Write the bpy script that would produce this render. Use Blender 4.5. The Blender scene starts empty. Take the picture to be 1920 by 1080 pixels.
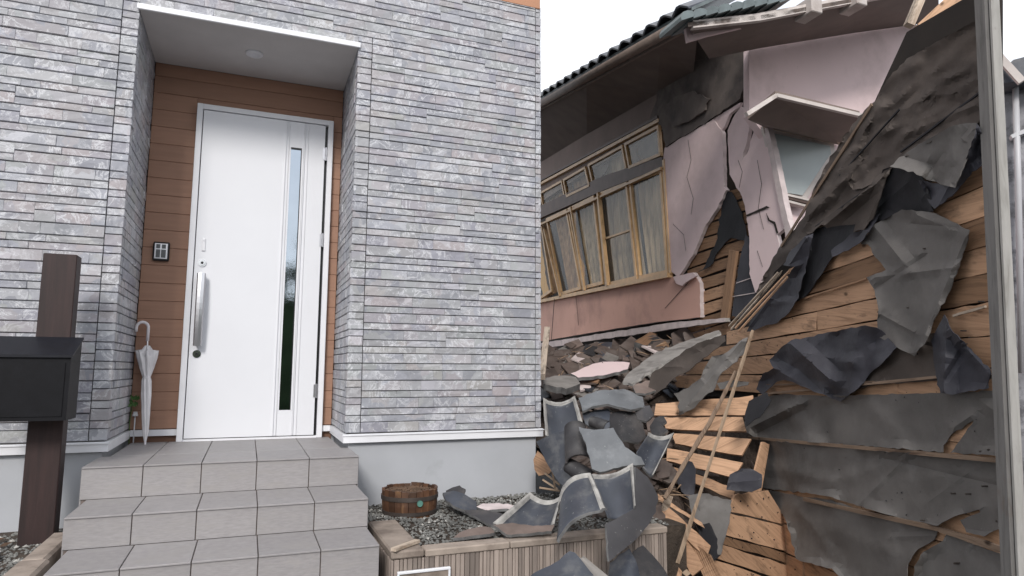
import bpy, bmesh, math, random
from mathutils import Vector, Matrix, noise, geometry
random.seed(7)
R = math.radians
scene = bpy.context.scene
col = scene.collection

# ------------------------------------------------------------------ camera
CR = Vector((0.9305, -0.3662, 0.0047)); CF = Vector((0.3632, 0.9239, 0.1209)).normalized()
CU = CR.cross(CF).normalized(); CR = CF.cross(CU).normalized()
FPX = 1248.6
cam_d = bpy.data.cameras.new('camera'); cam = bpy.data.objects.new('camera', cam_d); col.objects.link(cam)
cam_d.sensor_width = 36; cam_d.lens = 36 * FPX / 1920; cam_d.clip_start = .05; cam_d.clip_end = 500
cam.matrix_world = Matrix((CR, CU, -CF)).transposed().to_4x4()
scene.camera = cam

# ------------------------------------------------------------------ sky, sun, exposure
SUN_EL, SUN_AZ = 33, 203          # azimuth clockwise from +Y
w = bpy.data.worlds.new('World'); scene.world = w; w.use_nodes = True
nt = w.node_tree; nt.nodes.clear()
out = nt.nodes.new('ShaderNodeOutputWorld'); bg = nt.nodes.new('ShaderNodeBackground')
sky = nt.nodes.new('ShaderNodeTexSky'); sky.sky_type = 'NISHITA'; sky.sun_disc = False
sky.sun_elevation = R(SUN_EL); sky.sun_rotation = R(SUN_AZ)
tc = nt.nodes.new('ShaderNodeTexCoord'); cn = nt.nodes.new('ShaderNodeTexNoise'); cn.inputs['Scale'].default_value = 2.2; cn.inputs['Detail'].default_value = 6
cr = nt.nodes.new('ShaderNodeValToRGB'); cr.color_ramp.elements[0].color = (8.6, 9.0, 9.9, 1); cr.color_ramp.elements[1].color = (11.6, 11.7, 12.0, 1)
cr.color_ramp.elements[0].position = .3; cr.color_ramp.elements[1].position = .62
mx = nt.nodes.new('ShaderNodeMixRGB'); mx.inputs[0].default_value = .85
nt.links.new(tc.outputs['Generated'], cn.inputs['Vector']); nt.links.new(cn.outputs['Fac'], cr.inputs[0])
nt.links.new(sky.outputs[0], mx.inputs[1]); nt.links.new(cr.outputs[0], mx.inputs[2])
nt.links.new(mx.outputs[0], bg.inputs[0]); bg.inputs[1].default_value = .086
nt.links.new(bg.outputs[0], out.inputs[0])
sd = bpy.data.lights.new('sun', 'SUN'); sd.energy = 1.5; sd.angle = R(14); sd.color = (1, .95, .9)
sun = bpy.data.objects.new('sun', sd); col.objects.link(sun)
sv = Vector((math.sin(R(SUN_AZ)) * math.cos(R(SUN_EL)), math.cos(R(SUN_AZ)) * math.cos(R(SUN_EL)), math.sin(R(SUN_EL))))
sun.rotation_euler = sv.to_track_quat('Z', 'Y').to_euler()
vs = scene.view_settings
vs.view_transform = 'Standard'; vs.look = 'None'; vs.gamma = 1; vs.use_curve_mapping = False; vs.exposure = .62
scene.render.engine = 'CYCLES'
scene.cycles.max_bounces = 7; scene.cycles.use_denoising = True

# ------------------------------------------------------------------ pixel -> world (1920x1080 photo pixels)
def ray(x, y): return CF + CR * ((x - 960) / FPX) + CU * ((540 - y) / FPX)
def at(x, y, d): return ray(x, y) * d
def onY(x, y, Y): r = ray(x, y); return r * (Y / r.y)
def onX(x, y, X): r = ray(x, y); return r * (X / r.x)
def onZ(x, y, Z): r = ray(x, y); return r * (Z / r.z)
def proj(P):
    d = P.dot(CF); return 960 + FPX * P.dot(CR) / d, 540 - FPX * P.dot(CU) / d, d
class Plane:
    """a surface of the wreck: hit() finds the place on it that a photo pixel shows"""
    def __init__(s, p, n):
        s.p = Vector(p); s.n = Vector(n).normalized()
        if s.n.dot(s.p) > 0: s.n = -s.n
    def hit(s, x, y, off=0):
        r = ray(x, y); q = s.p + s.n * off
        return r * (q.dot(s.n) / r.dot(s.n))
def plane3(a, b, c):
    a, b, c = at(*a), at(*b), at(*c)
    return Plane(a, (b - a).cross(c - a))

# ------------------------------------------------------------------ objects
WL = {}
def tag(o, label=None, cat=None, group=None, kind=None):
    if label: o['label'] = label
    if cat: o['category'] = cat
    if group: o['group'] = group
    if kind: o['kind'] = kind
    return o
def empty(name, loc, label, cat, group=None):
    o = bpy.data.objects.new(name, None); col.objects.link(o); o.location = loc; o.empty_display_size = .1
    WL[o.name] = Vector(loc); return tag(o, label, cat, group)
def mk(name, V, F, mat, parent=None, mats=None, mi=None, smooth=False, base=False):
    """mesh from world-space vertices; origin at its middle (or base)"""
    V = [Vector(v) for v in V]
    lo = Vector((min(v[i] for v in V) for i in range(3))); hi = Vector((max(v[i] for v in V) for i in range(3)))
    c = (lo + hi) / 2
    if base: c.z = lo.z
    me = bpy.data.meshes.new(name); me.from_pydata([v - c for v in V], [], F); me.update()
    for m in (mats or [mat]): me.materials.append(m)
    if mi: me.polygons.foreach_set('material_index', mi)
    if smooth: me.polygons.foreach_set('use_smooth', [True] * len(me.polygons))
    o = bpy.data.objects.new(name, me); col.objects.link(o)
    WL[o.name] = c
    if parent: o.parent = parent; o.location = c - WL[parent.name]
    else: o.location = c
    return o
class MB:
    def __init__(s): s.V = []; s.F = []
    def add(s, V, F):
        k = len(s.V); s.V += [Vector(v) for v in V]; s.F += [tuple(i + k for i in f) for f in F]; return s
    def box(s, a, b):
        x0, y0, z0 = a; x1, y1, z1 = b
        return s.add([(x0,y0,z0),(x1,y0,z0),(x1,y1,z0),(x0,y1,z0),(x0,y0,z1),(x1,y0,z1),(x1,y1,z1),(x0,y1,z1)],
                     [(0,3,2,1),(4,5,6,7),(0,1,5,4),(1,2,6,5),(2,3,7,6),(3,0,4,7)])
    def bbox(s, a, b, e=.004):
        """box with chamfered edges"""
        bm = bmesh.new(); bmesh.ops.create_cube(bm, size=1)
        for v in bm.verts:
            v.co = Vector(((a[i] + b[i]) / 2 + v.co[i] * (b[i] - a[i]) for i in range(3)))
        bmesh.ops.bevel(bm, geom=list(bm.edges), offset=e, segments=1, affect='EDGES')
        bm.verts.index_update()
        s.add([v.co.copy() for v in bm.verts], [tuple(v.index for v in f.verts) for f in bm.faces]); bm.free(); return s
    def tube(s, pts, r, n=8, cap=True, flat=1.0):
        pts = [Vector(p) for p in pts]; k = len(s.V)
        rr = r if isinstance(r, (list, tuple)) else [r] * len(pts)
        up = Vector((0, 0, 1))
        d0 = (pts[1] - pts[0]).normalized()
        if abs(d0.dot(up)) > .9: up = Vector((0, 1, 0))
        for i, p in enumerate(pts):
            d = (pts[min(i + 1, len(pts) - 1)] - pts[max(i - 1, 0)]).normalized()
            a = d.cross(up).normalized(); b = a.cross(d)
            for j in range(n):
                t = 2 * math.pi * j / n
                s.V.append(p + a * math.cos(t) * rr[i] + b * math.sin(t) * rr[i] * flat)
        for i in range(len(pts) - 1):
            for j in range(n):
                s.F.append((k+i*n+j, k+i*n+(j+1)%n, k+(i+1)*n+(j+1)%n, k+(i+1)*n+j))
        if cap:
            s.F.append(tuple(k+j for j in range(n))[::-1]); s.F.append(tuple(k+(len(pts)-1)*n+j for j in range(n)))
        return s
    def lathe(s, c, prof, n=24, a0=0, a1=2*math.pi):
        k = len(s.V); full = abs(a1 - a0 - 2*math.pi) < 1e-6; m = n if full else n + 1
        for r, z in prof:
            for j in range(m):
                t = a0 + (a1 - a0) * j / n
                s.V.append(Vector((c[0] + r*math.cos(t), c[1] + r*math.sin(t), c[2] + z)))
        for i in range(len(prof) - 1):
            for j in range(n):
                a, b = j, (j + 1) % m
                s.F.append((k+i*m+a, k+i*m+b, k+(i+1)*m+b, k+(i+1)*m+a))
        return s
    def prism(s, bot, top):
        n = len(bot); k = len(s.V); s.V += [Vector(v) for v in bot] + [Vector(v) for v in top]
        s.F.append(tuple(k+i for i in range(n))[::-1]); s.F.append(tuple(k+n+i for i in range(n)))
        for i in range(n): s.F.append((k+i, k+(i+1)%n, k+n+(i+1)%n, k+n+i))
        return s
    def build(s, name, mat, parent=None, smooth=False, base=False): return mk(name, s.V, s.F, mat, parent, smooth=smooth, base=base)
def box(name, a, b, mat, parent=None, e=0):
    m = MB(); (m.bbox(a, b, e) if e else m.box(a, b)); return m.build(name, mat, parent)

# ------------------------------------------------------------------ materials
def nodes(name):
    m = bpy.data.materials.new(name); m.use_nodes = True; t = m.node_tree
    return m, t, t.nodes['Principled BSDF']
def N(t, kind, **kw):
    n = t.nodes.new(kind)
    for k, v in kw.items():
        if k in n.inputs: n.inputs[k].default_value = v
        else: setattr(n, k, v)
    return n
def ramp(t, fac, stops):
    r = t.nodes.new('ShaderNodeValToRGB'); e = r.color_ramp.elements
    while len(e) < len(stops): e.new(.5)
    for i, (p, c) in enumerate(stops):
        e[i].position = p; e[i].color = (c[0], c[1], c[2], 1) if hasattr(c, '__len__') else (c, c, c, 1)
    t.links.new(fac, r.inputs[0]); return r.outputs[0]
def mixc(t, f, a, b, mode='MIX'):
    m = t.nodes.new('ShaderNodeMixRGB'); m.blend_type = mode
    for i, v in enumerate((f, a, b)):
        if isinstance(v, (int, float)): m.inputs[i].default_value = v if i == 0 else (v, v, v, 1)
        elif isinstance(v, tuple): m.inputs[i].default_value = (*v, 1)
        else: t.links.new(v, m.inputs[i])
    return m.outputs[0]
def coords(t, scale=(1, 1, 1), rnd=True, world=False):
    c = t.nodes.new('ShaderNodeTexCoord'); mp = t.nodes.new('ShaderNodeMapping'); mp.inputs['Scale'].default_value = scale
    if world:
        g = t.nodes.new('ShaderNodeNewGeometry'); t.links.new(g.outputs['Position'], mp.inputs['Vector'])
    else: t.links.new(c.outputs['Object'], mp.inputs['Vector'])
    if rnd:
        oi = t.nodes.new('ShaderNodeObjectInfo'); mu = t.nodes.new('ShaderNodeMath'); mu.operation = 'MULTIPLY'; mu.inputs[1].default_value = 37
        t.links.new(oi.outputs['Random'], mu.inputs[0]); cb = t.nodes.new('ShaderNodeCombineXYZ')
        for i in range(3): t.links.new(mu.outputs[0], cb.inputs[i])
        t.links.new(cb.outputs[0], mp.inputs['Location'])
        return mp.outputs[0], oi.outputs['Random']
    return mp.outputs[0], None
def noi(t, vec, s, d=4, rough=.55, dist=0):
    n = t.nodes.new('ShaderNodeTexNoise'); n.inputs['Scale'].default_value = s; n.inputs['Detail'].default_value = d
    n.inputs['Roughness'].default_value = rough; n.inputs['Distortion'].default_value = dist
    t.links.new(vec, n.inputs['Vector']); return n.outputs['Fac']
def bump(t, b, h, st=.3, dist=.01, prev=None):
    n = t.nodes.new('ShaderNodeBump'); n.inputs['Strength'].default_value = st; n.inputs['Distance'].default_value = dist
    t.links.new(h, n.inputs['Height'])
    if prev: t.links.new(prev, n.inputs['Normal'])
    t.links.new(n.outputs[0], b.inputs['Normal']); return n.outputs[0]
def basic(name, c, rough=.6, var=.15, scale=8, bmp=.15, spec=.5, metal=0, rnd=.12, dirt=None, dscale=3, stretch=(1,1,1), bdist=.004, dlo=.5, dhi=.75, world=False):
    m, t, b = nodes(name)
    v, r = coords(t, stretch, world=world)
    f = noi(t, v, scale)
    base = ramp(t, f, [(.3, tuple(x*(1-var) for x in c)), (.7, tuple(min(1, x*(1+var)) for x in c))])
    if rnd and r is not None:
        rr = ramp(t, r, [(0, 1-rnd), (1, 1+rnd)]); base = mixc(t, 1, base, rr, 'MULTIPLY')
    if dirt:
        d = ramp(t, noi(t, v, dscale, 7, .65), [(dlo, 0.), (dhi, 1.)]); base = mixc(t, d, base, dirt)
    t.links.new(base, b.inputs['Base Color'])
    b.inputs['Roughness'].default_value = rough; b.inputs['Metallic'].default_value = metal
    b.inputs['Specular IOR Level'].default_value = spec
    if bmp: bump(t, b, noi(t, v, scale*5, 5, .6), bmp, bdist)
    return m
def stone_mat(name, island):
    m, t, b = nodes(name)
    v, r = coords(t, world=True, rnd=not island)
    if island:
        g = t.nodes.new('ShaderNodeNewGeometry'); r = g.outputs['Random Per Island']
    cols = [(0,(.27,.265,.29)),(.12,(.34,.335,.36)),(.24,(.30,.275,.32)),(.36,(.43,.43,.46)),(.46,(.30,.30,.315)),(.56,(.39,.33,.34)),(.66,(.345,.345,.36)),(.76,(.50,.49,.51)),(.86,(.33,.31,.35)),(.94,(.37,.35,.33))]
    rp = t.nodes.new('ShaderNodeValToRGB'); rp.color_ramp.interpolation = 'CONSTANT'; e = rp.color_ramp.elements
    while len(e) < len(cols): e.new(.5)
    for i, (p, c) in enumerate(cols): e[i].position = p; e[i].color = (*c, 1)
    t.links.new(r, rp.inputs[0])
    # mottled patches crossing each stone, with pale veins and chips
    v2 = noi(t, v, 7, 3)
    vo = t.nodes.new('ShaderNodeTexVoronoi'); vo.inputs['Scale'].default_value = 8
    wv = t.nodes.new('ShaderNodeVectorMath'); wv.operation = 'MULTIPLY_ADD'; wv.inputs[1].default_value = (.16, .16, .16)
    nn = t.nodes.new('ShaderNodeTexNoise'); nn.inputs['Scale'].default_value = 9; nn.inputs['Detail'].default_value = 5; t.links.new(v, nn.inputs['Vector'])
    t.links.new(nn.outputs['Color'], wv.inputs[0]); t.links.new(v, wv.inputs[2]); t.links.new(wv.outputs[0], vo.inputs['Vector'])
    hs = t.nodes.new('ShaderNodeSeparateColor'); t.links.new(vo.outputs['Color'], hs.inputs[0])
    c = mixc(t, .6, rp.outputs[0], ramp(t, hs.outputs[0], [(0,(.24,.245,.262)),(.3,(.32,.325,.36)),(.5,(.36,.355,.35)),(.7,(.385,.35,.355)),(.85,(.33,.345,.33)),(1,(.54,.53,.555))]))
    vn = ramp(t, noi(t, v, 9, 8, .7, .9), [(.46, 0.), (.495, .9), (.53, 0.)])
    msk = ramp(t, noi(t, v, 4.5, 3), [(.42, .1), (.6, 1.)]); vn = mixc(t, 1, vn, msk, 'MULTIPLY')
    c = mixc(t, vn, c, (.66,.655,.665))
    ch = ramp(t, noi(t, v, 26, 7, .75), [(.58, 0.), (.66, .7)]); c = mixc(t, ch, c, (.70,.69,.70))
    dk = ramp(t, noi(t, v, 24, 6, .7), [(.27, .55), (.38, 0.)]); c = mixc(t, dk, c, (.16,.155,.165))
    c = mixc(t, 1, c, (.975,1.0,1.025), 'MULTIPLY')
    t.links.new(c, b.inputs['Base Color']); b.inputs['Roughness'].default_value = .62
    n1 = bump(t, b, noi(t, v, 30, 8, .7), .35, .005)
    return m
def wood(name, c, c2, rough=.75, axis=0, rnd=.22, dirt=(.05,.035,.025), knots=True, dlo=.58, dhi=.72, spec=.25):
    m, t, b = nodes(name)
    g = t.nodes.new('ShaderNodeUVMap')
    uvm = t.nodes.new('ShaderNodeMapping'); t.links.new(g.outputs[0], uvm.inputs[0])
    oi = t.nodes.new('ShaderNodeObjectInfo'); mu = t.nodes.new('ShaderNodeMath'); mu.operation = 'MULTIPLY'; mu.inputs[1].default_value = 53
    t.links.new(oi.outputs['Random'], mu.inputs[0]); cb = t.nodes.new('ShaderNodeCombineXYZ')
    t.links.new(mu.outputs[0], cb.inputs[0]); t.links.new(mu.outputs[0], cb.inputs[1]); t.links.new(cb.outputs[0], uvm.inputs['Location'])
    st = t.nodes.new('ShaderNodeVectorMath'); st.operation = 'MULTIPLY'; st.inputs[1].default_value = (1.6, 22, 1); t.links.new(uvm.outputs[0], st.inputs[0])
    f = noi(t, st.outputs[0], 2.2, 6, .6, 1.0)
    base = ramp(t, f, [(.28, c2), (.5, c), (.75, tuple(min(1, x*1.15) for x in c))])
    base = mixc(t, 1, base, ramp(t, oi.outputs['Random'], [(0, (1-rnd,1-rnd*1.1,1-rnd*1.2)), (1, (1+rnd,1+rnd,1+rnd))]), 'MULTIPLY')
    s3 = t.nodes.new('ShaderNodeVectorMath'); s3.operation = 'MULTIPLY'; s3.inputs[1].default_value = (3, 9, 1); t.links.new(uvm.outputs[0], s3.inputs[0])
    d = ramp(t, noi(t, s3.outputs[0], 1.3, 7, .7), [(dlo, 0.), (dhi, .8)])
    base = mixc(t, d, base, dirt)
    if knots:
        vo = t.nodes.new('ShaderNodeTexVoronoi'); vo.inputs['Scale'].default_value = 1
        s4 = t.nodes.new('ShaderNodeVectorMath'); s4.operation = 'MULTIPLY'; s4.inputs[1].default_value = (5, 9, 1); t.links.new(uvm.outputs[0], s4.inputs[0]); t.links.new(s4.outputs[0], vo.inputs['Vector'])
        k = ramp(t, vo.outputs['Distance'], [(.05, .9), (.12, 0.)]); base = mixc(t, k, base, tuple(x*.3 for x in c2))
    t.links.new(base, b.inputs['Base Color']); b.inputs['Roughness'].default_value = rough; b.inputs['Specular IOR Level'].default_value = spec
    bump(t, b, f, .35, .006)
    return m
def felt_mat(name, c, pale, rough=.8, plo=.52, phi=.75, spec=.3):
    m, t, b = nodes(name); v, r = coords(t)
    f = noi(t, v, 2.5, 7, .6, .1)
    base = ramp(t, f, [(.3, tuple(x*.72 for x in c)), (.7, tuple(x*1.25 for x in c))])
    d = ramp(t, noi(t, v, 1.7, 8, .68, .1), [(plo, 0.), (phi, .5)]); base = mixc(t, d, base, pale)
    sc = ramp(t, noi(t, v, 60, 4, .8), [(.68, 0.), (.74, .4)]); base = mixc(t, sc, base, tuple(x*1.8 for x in pale))
    t.links.new(base, b.inputs['Base Color']); b.inputs['Roughness'].default_value = rough; b.inputs['Specular IOR Level'].default_value = spec
    n1 = bump(t, b, noi(t, v, 4.5, 6, .55, .25), .35, .03)
    bump(t, b, noi(t, v, 160, 3), .25, .002, n1)
    return m
def glass_mat(name, tint=(.8,.85,.85), refl=.12):
    m = bpy.data.materials.new(name); m.use_nodes = True; t = m.node_tree; t.nodes.clear()
    o = t.nodes.new('ShaderNodeOutputMaterial'); mi = t.nodes.new('ShaderNodeMixShader'); mi.inputs[0].default_value = refl
    tr = t.nodes.new('ShaderNodeBsdfTransparent'); tr.inputs[0].default_value = (*tint, 1)
    gl = t.nodes.new('ShaderNodeBsdfGlossy'); gl.inputs['Roughness'].default_value = .06
    t.links.new(tr.outputs[0], mi.inputs[1]); t.links.new(gl.outputs[0], mi.inputs[2]); t.links.new(mi.outputs[0], o.inputs[0]); return m
def plain(name, c, rough=.4, metal=0, spec=.5):
    return basic(name, c, rough, .04, 6, .05, spec, metal, .03)

def speckle(m, c, s=55, lo=.66, hi=.72, amt=.7):
    t = m.node_tree; b = t.nodes['Principled BSDF']; src = b.inputs['Base Color'].links[0].from_socket; v, r = coords(t)
    k = ramp(t, noi(t, v, s, 3, .7), [(lo, 0.), (hi, amt)]); k2 = ramp(t, noi(t, v, 6, 3, .6), [(.45, 0.), (.6, 1.)])
    t.links.new(mixc(t, mixc(t, 1, k, k2, 'MULTIPLY'), src, c), b.inputs['Base Color'])
M = dict(
 stone=stone_mat('siding_stone', False), stone_i=stone_mat('siding_stone_mass', True),
 grout=basic('siding_joint', (.16,.155,.15), .9, .2, 30),
 mortar=basic('foundation_mortar', (.40,.415,.44), .85, .07, 2.5, .12, dirt=(.27,.28,.29), dscale=2.2, dlo=.55, dhi=.8),
 porch=basic('porch_tile', (.29,.277,.278), .55, .1, 30, .12, rnd=.07, stretch=(1,1,5), dirt=(.30,.285,.275), dscale=5),
 joint=basic('porch_joint', (.17,.14,.125), .9, .2, 20),
 white=plain('white_trim', (.78,.79,.82), .4), door=basic('door_white', (.77,.785,.82), .38, .015, 3, .03, rnd=.0),
 silver=plain('silver_metal', (.62,.62,.64), .28, .9), chrome=plain('chrome', (.7,.7,.7), .15, 1),
 mirror=plain('mirror_glass', (.42,.47,.52), .015, 1), black=plain('black_plastic', (.012,.012,.014), .35),
 brown=basic('brown_siding', (.335,.190,.128), .65, .07, 4, .12, rnd=.05, stretch=(1,1,10)),
 brown_j=plain('brown_siding_joint', (.19,.105,.07), .8), soffit=plain('soffit_board', (.60,.58,.57), .7), orange=basic('orange_brown_siding', (.42,.21,.12), .6, .08, 5),
 post=basic('dark_wood_post', (.026,.012,.011), .6, .35, 6, .2, stretch=(6,6,.5)),
 box=basic('matte_black_metal', (.006,.0062,.008), .55, .2, 20, .08, spec=.2), boxlid=basic('mailbox_lid_metal', (.008,.009,.014), .5, .2, 20, .08, spec=.3),
 gravel=basic('gravel', (.17,.17,.16), .85, .5, 3, .2), gravel_l=basic('gravel_pale', (.42,.41,.38), .8, .3, 4),
 soil=basic('soil', (.055,.042,.032), .95, .4, 14, .6, bdist=.02), bark=basic('bark_chips', (.09,.055,.035), .9, .5, 12, .4),
 kerb=basic('kerb_concrete', (.30,.25,.21), .9, .15, 12, .35, dirt=(.14,.11,.09), dscale=5, dlo=.48, dhi=.7),
 rib=basic('ribbed_tile', (.27,.225,.195), .8, .15, 14, .3, rnd=.33, stretch=(1,1,.3)), ribgap=basic('ribbed_tile_joint', (.06,.04,.03), .9, .2, 10),
 asphalt=basic('asphalt', (.055,.055,.057), .9, .3, 40, .4),
 earth=basic('earth', (.07,.052,.042), .95, .45, 6, .7, bdist=.03),
 pink=basic('pink_stucco', (.72,.575,.575), .85, .05, 1.6, .25, dirt=(.52,.41,.40), dscale=2.2, rnd=.03, dlo=.5, dhi=.8),
 salmon=basic('warm_lit_pink_stucco', (.64,.385,.315), .85, .06, 1.5, .25, dirt=(.42,.25,.21), dscale=1.8, rnd=.03),
 pinkedge=basic('pale_stucco_edge', (.60,.52,.51), .9, .15, 12, .3),
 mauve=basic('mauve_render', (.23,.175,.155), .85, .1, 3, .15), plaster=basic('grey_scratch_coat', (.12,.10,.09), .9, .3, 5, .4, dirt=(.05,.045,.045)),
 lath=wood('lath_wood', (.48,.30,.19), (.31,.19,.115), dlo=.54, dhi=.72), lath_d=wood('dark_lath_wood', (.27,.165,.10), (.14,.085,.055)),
 batten=wood('weathered_batten', (.20,.145,.105), (.08,.05,.035)), stick=wood('grey_stick', (.33,.25,.18), (.15,.10,.065), knots=False),
 grey_post=wood('grey_weathered_post', (.155,.15,.145), (.10,.098,.092), dirt=(.13,.10,.08), knots=False, rnd=.08), post_pale=wood('pale_post_edge', (.36,.35,.33), (.25,.24,.22), knots=False, dirt=(.12,.10,.09), rnd=0), splinter=basic('splinter_wood', (.38,.26,.17), .8, .4, 9, .2), pale_wood=wood('pale_edge_wood', (.50,.42,.34), (.30,.22,.16), knots=False, dlo=.5, dhi=.65),
 felt=felt_mat('grey_felt', (.135,.127,.120), (.26,.255,.25)), felt_d=felt_mat('dark_blue_felt', (.040,.040,.050), (.075,.073,.08), .65, spec=.45),
 felt_b=felt_mat('brown_weathered_felt', (.082,.068,.060), (.17,.14,.12), .85), felt_k=felt_mat('black_felt_and_shade', (.018,.018,.021), (.04,.038,.04), .7),
 kawara=basic('roof_tile_clay', (.046,.052,.066), .36, .3, 5, .25, dirt=(.13,.13,.13), dscale=7, spec=.5, rnd=.3, dlo=.5, dhi=.75),
 kawara_p=basic('pale_roof_tile_clay', (.15,.16,.17), .5, .2, 5, .25, dirt=(.28,.29,.30), dscale=4, rnd=.12),
 kawara_d=basic('dark_roof_tile_clay', (.036,.035,.038), .6, .3, 5, .3, dirt=(.10,.09,.085), dscale=4, rnd=.3),
 kawara_br=basic('brown_dusty_tile', (.165,.125,.108), .8, .35, 6, .4, dirt=(.17,.145,.13), dscale=5, rnd=.4),
 rim=basic('worn_tile_rim', (.36,.35,.33), .7, .35, 14, .4, dirt=(.08,.08,.085), dscale=9, rnd=.1),
 rimk=basic('tile_edge', (.15,.15,.15), .7, .4, 14, .3),
 cement=basic('cement_board', (.24,.225,.21), .85, .2, 7, .35, dirt=(.09,.08,.075), dscale=5),
 roofroof=basic('roof_tile_far', (.13,.16,.165), .5, .25, 9, .3), eave=basic('eave_soffit', (.16,.125,.108), .8, .15, 4, .2), fascia=basic('eave_fascia', (.20,.155,.13), .7, .2, 8, .2),
 verge=basic('pale_verge_board', (.55,.50,.47), .7, .1, 6, .2, dirt=(.3,.25,.22), dscale=5),
 frame=basic('window_frame_bronze', (.50,.325,.165), .5, .2, 8, .1, spec=.6), framed=basic('dark_window_rail', (.075,.045,.035), .6, .3, 8, .2),
 frost=basic('frosted_pane', (.33,.37,.37), .25, .10, 2, .05, rnd=.0, stretch=(1,1,.25)),
 glass=glass_mat('window_glass', (.95,.95,.93), .05),
 curtain=basic('grey_net_curtain', (.46,.36,.25), .9, .4, 3, .2, stretch=(7,7,.4)), glow_y=basic('painted_glow', (.85,.50,.18), .9, .15, 3, .1, stretch=(6,6,.5)),
 curtain_b=basic('brown_curtain', (.36,.225,.135), .9, .45, 3, .2, stretch=(8,8,.4)),
 dark=basic('dark_interior', (.022,.017,.014), .95, .3, 4, 0),
 plastic=basic('clear_umbrella_plastic', (.78,.76,.77), .18, .12, 12, .2, stretch=(3,3,.5)), handle_w=plain('white_handle', (.75,.72,.74), .3),
 leaf=basic('leaf', (.07,.16,.04), .6, .3, 8), leafd=basic('tree_leaf', (.03,.06,.018), .7, .4, 3), trunk=basic('trunk', (.09,.065,.045), .9, .3, 8),
 barrel=basic('barrel_wood', (.095,.045,.024), .6, .5, 9, .4, rnd=.35, dirt=(.28,.16,.07), dscale=9, stretch=(1,1,.3), dlo=.56), hoop=basic('dark_hoop', (.05,.04,.035), .6, .3, 10),
 nwall=basic('neighbour_wall', (.30,.30,.32), .8, .35, 4, .3, dirt=(.10,.10,.11), dscale=6, dlo=.45, dhi=.6), pipe=plain('grey_pipe', (.5,.5,.52), .4),
 screen=plain('intercom_glass', (.05,.055,.06), .15), teal=plain('green_tag', (.10,.24,.20), .6),
)
for k_ in ('kawara', 'kawara_d', 'kawara_p'): speckle(M[k_], (.45,.45,.43))
for k_ in ('pink', 'salmon', 'mortar'): speckle(M[k_], (.25,.21,.20), 40, .70, .74, .6)
speckle(M['porch'], (.33,.31,.30), 18, .55, .7, .5)
def uv_along(o, a, b, c):
    """metre UVs: u along a, v along b, for wood grain"""
    me = o.data; uv = me.uv_layers.new(name='UVMap'); c = Vector(c) - WL[o.name]
    a = a.normalized(); b = b.normalized()
    for l in me.loops:
        p = me.vertices[l.vertex_index].co - c; uv.data[l.index].uv = (p.dot(a), p.dot(b) + p.dot(a.cross(b)) * .5)

# ------------------------------------------------------------------ traced pieces
def densify(out, step, jag, seed):
    P = []; n = len(out); rnd = random.Random(seed)
    for i in range(n):
        a = out[i]; b = out[(i + 1) % n]; L = math.hypot(b[0]-a[0], b[1]-a[1]); k = max(1, int(L / step))
        for j in range(k):
            f = j / k; x = a[0] + (b[0]-a[0])*f; y = a[1] + (b[1]-a[1])*f
            if jag and j: 
                nx, ny = (b[1]-a[1])/L, -(b[0]-a[0])/L
                q = noise.noise(Vector((x*.13, y*.13, seed))) * 2 * jag + rnd.uniform(-.25, .25) * jag
                x += nx*q; y += ny*q
            P.append((x, y))
    return P
def inside(P, x, y):
    c = False; n = len(P); j = n - 1
    for i in range(n):
        if (P[i][1] > y) != (P[j][1] > y) and x < (P[j][0]-P[i][0])*(y-P[i][1])/(P[j][1]-P[i][1]) + P[i][0]: c = not c
        j = i
    return c
SEED = [0]
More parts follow.
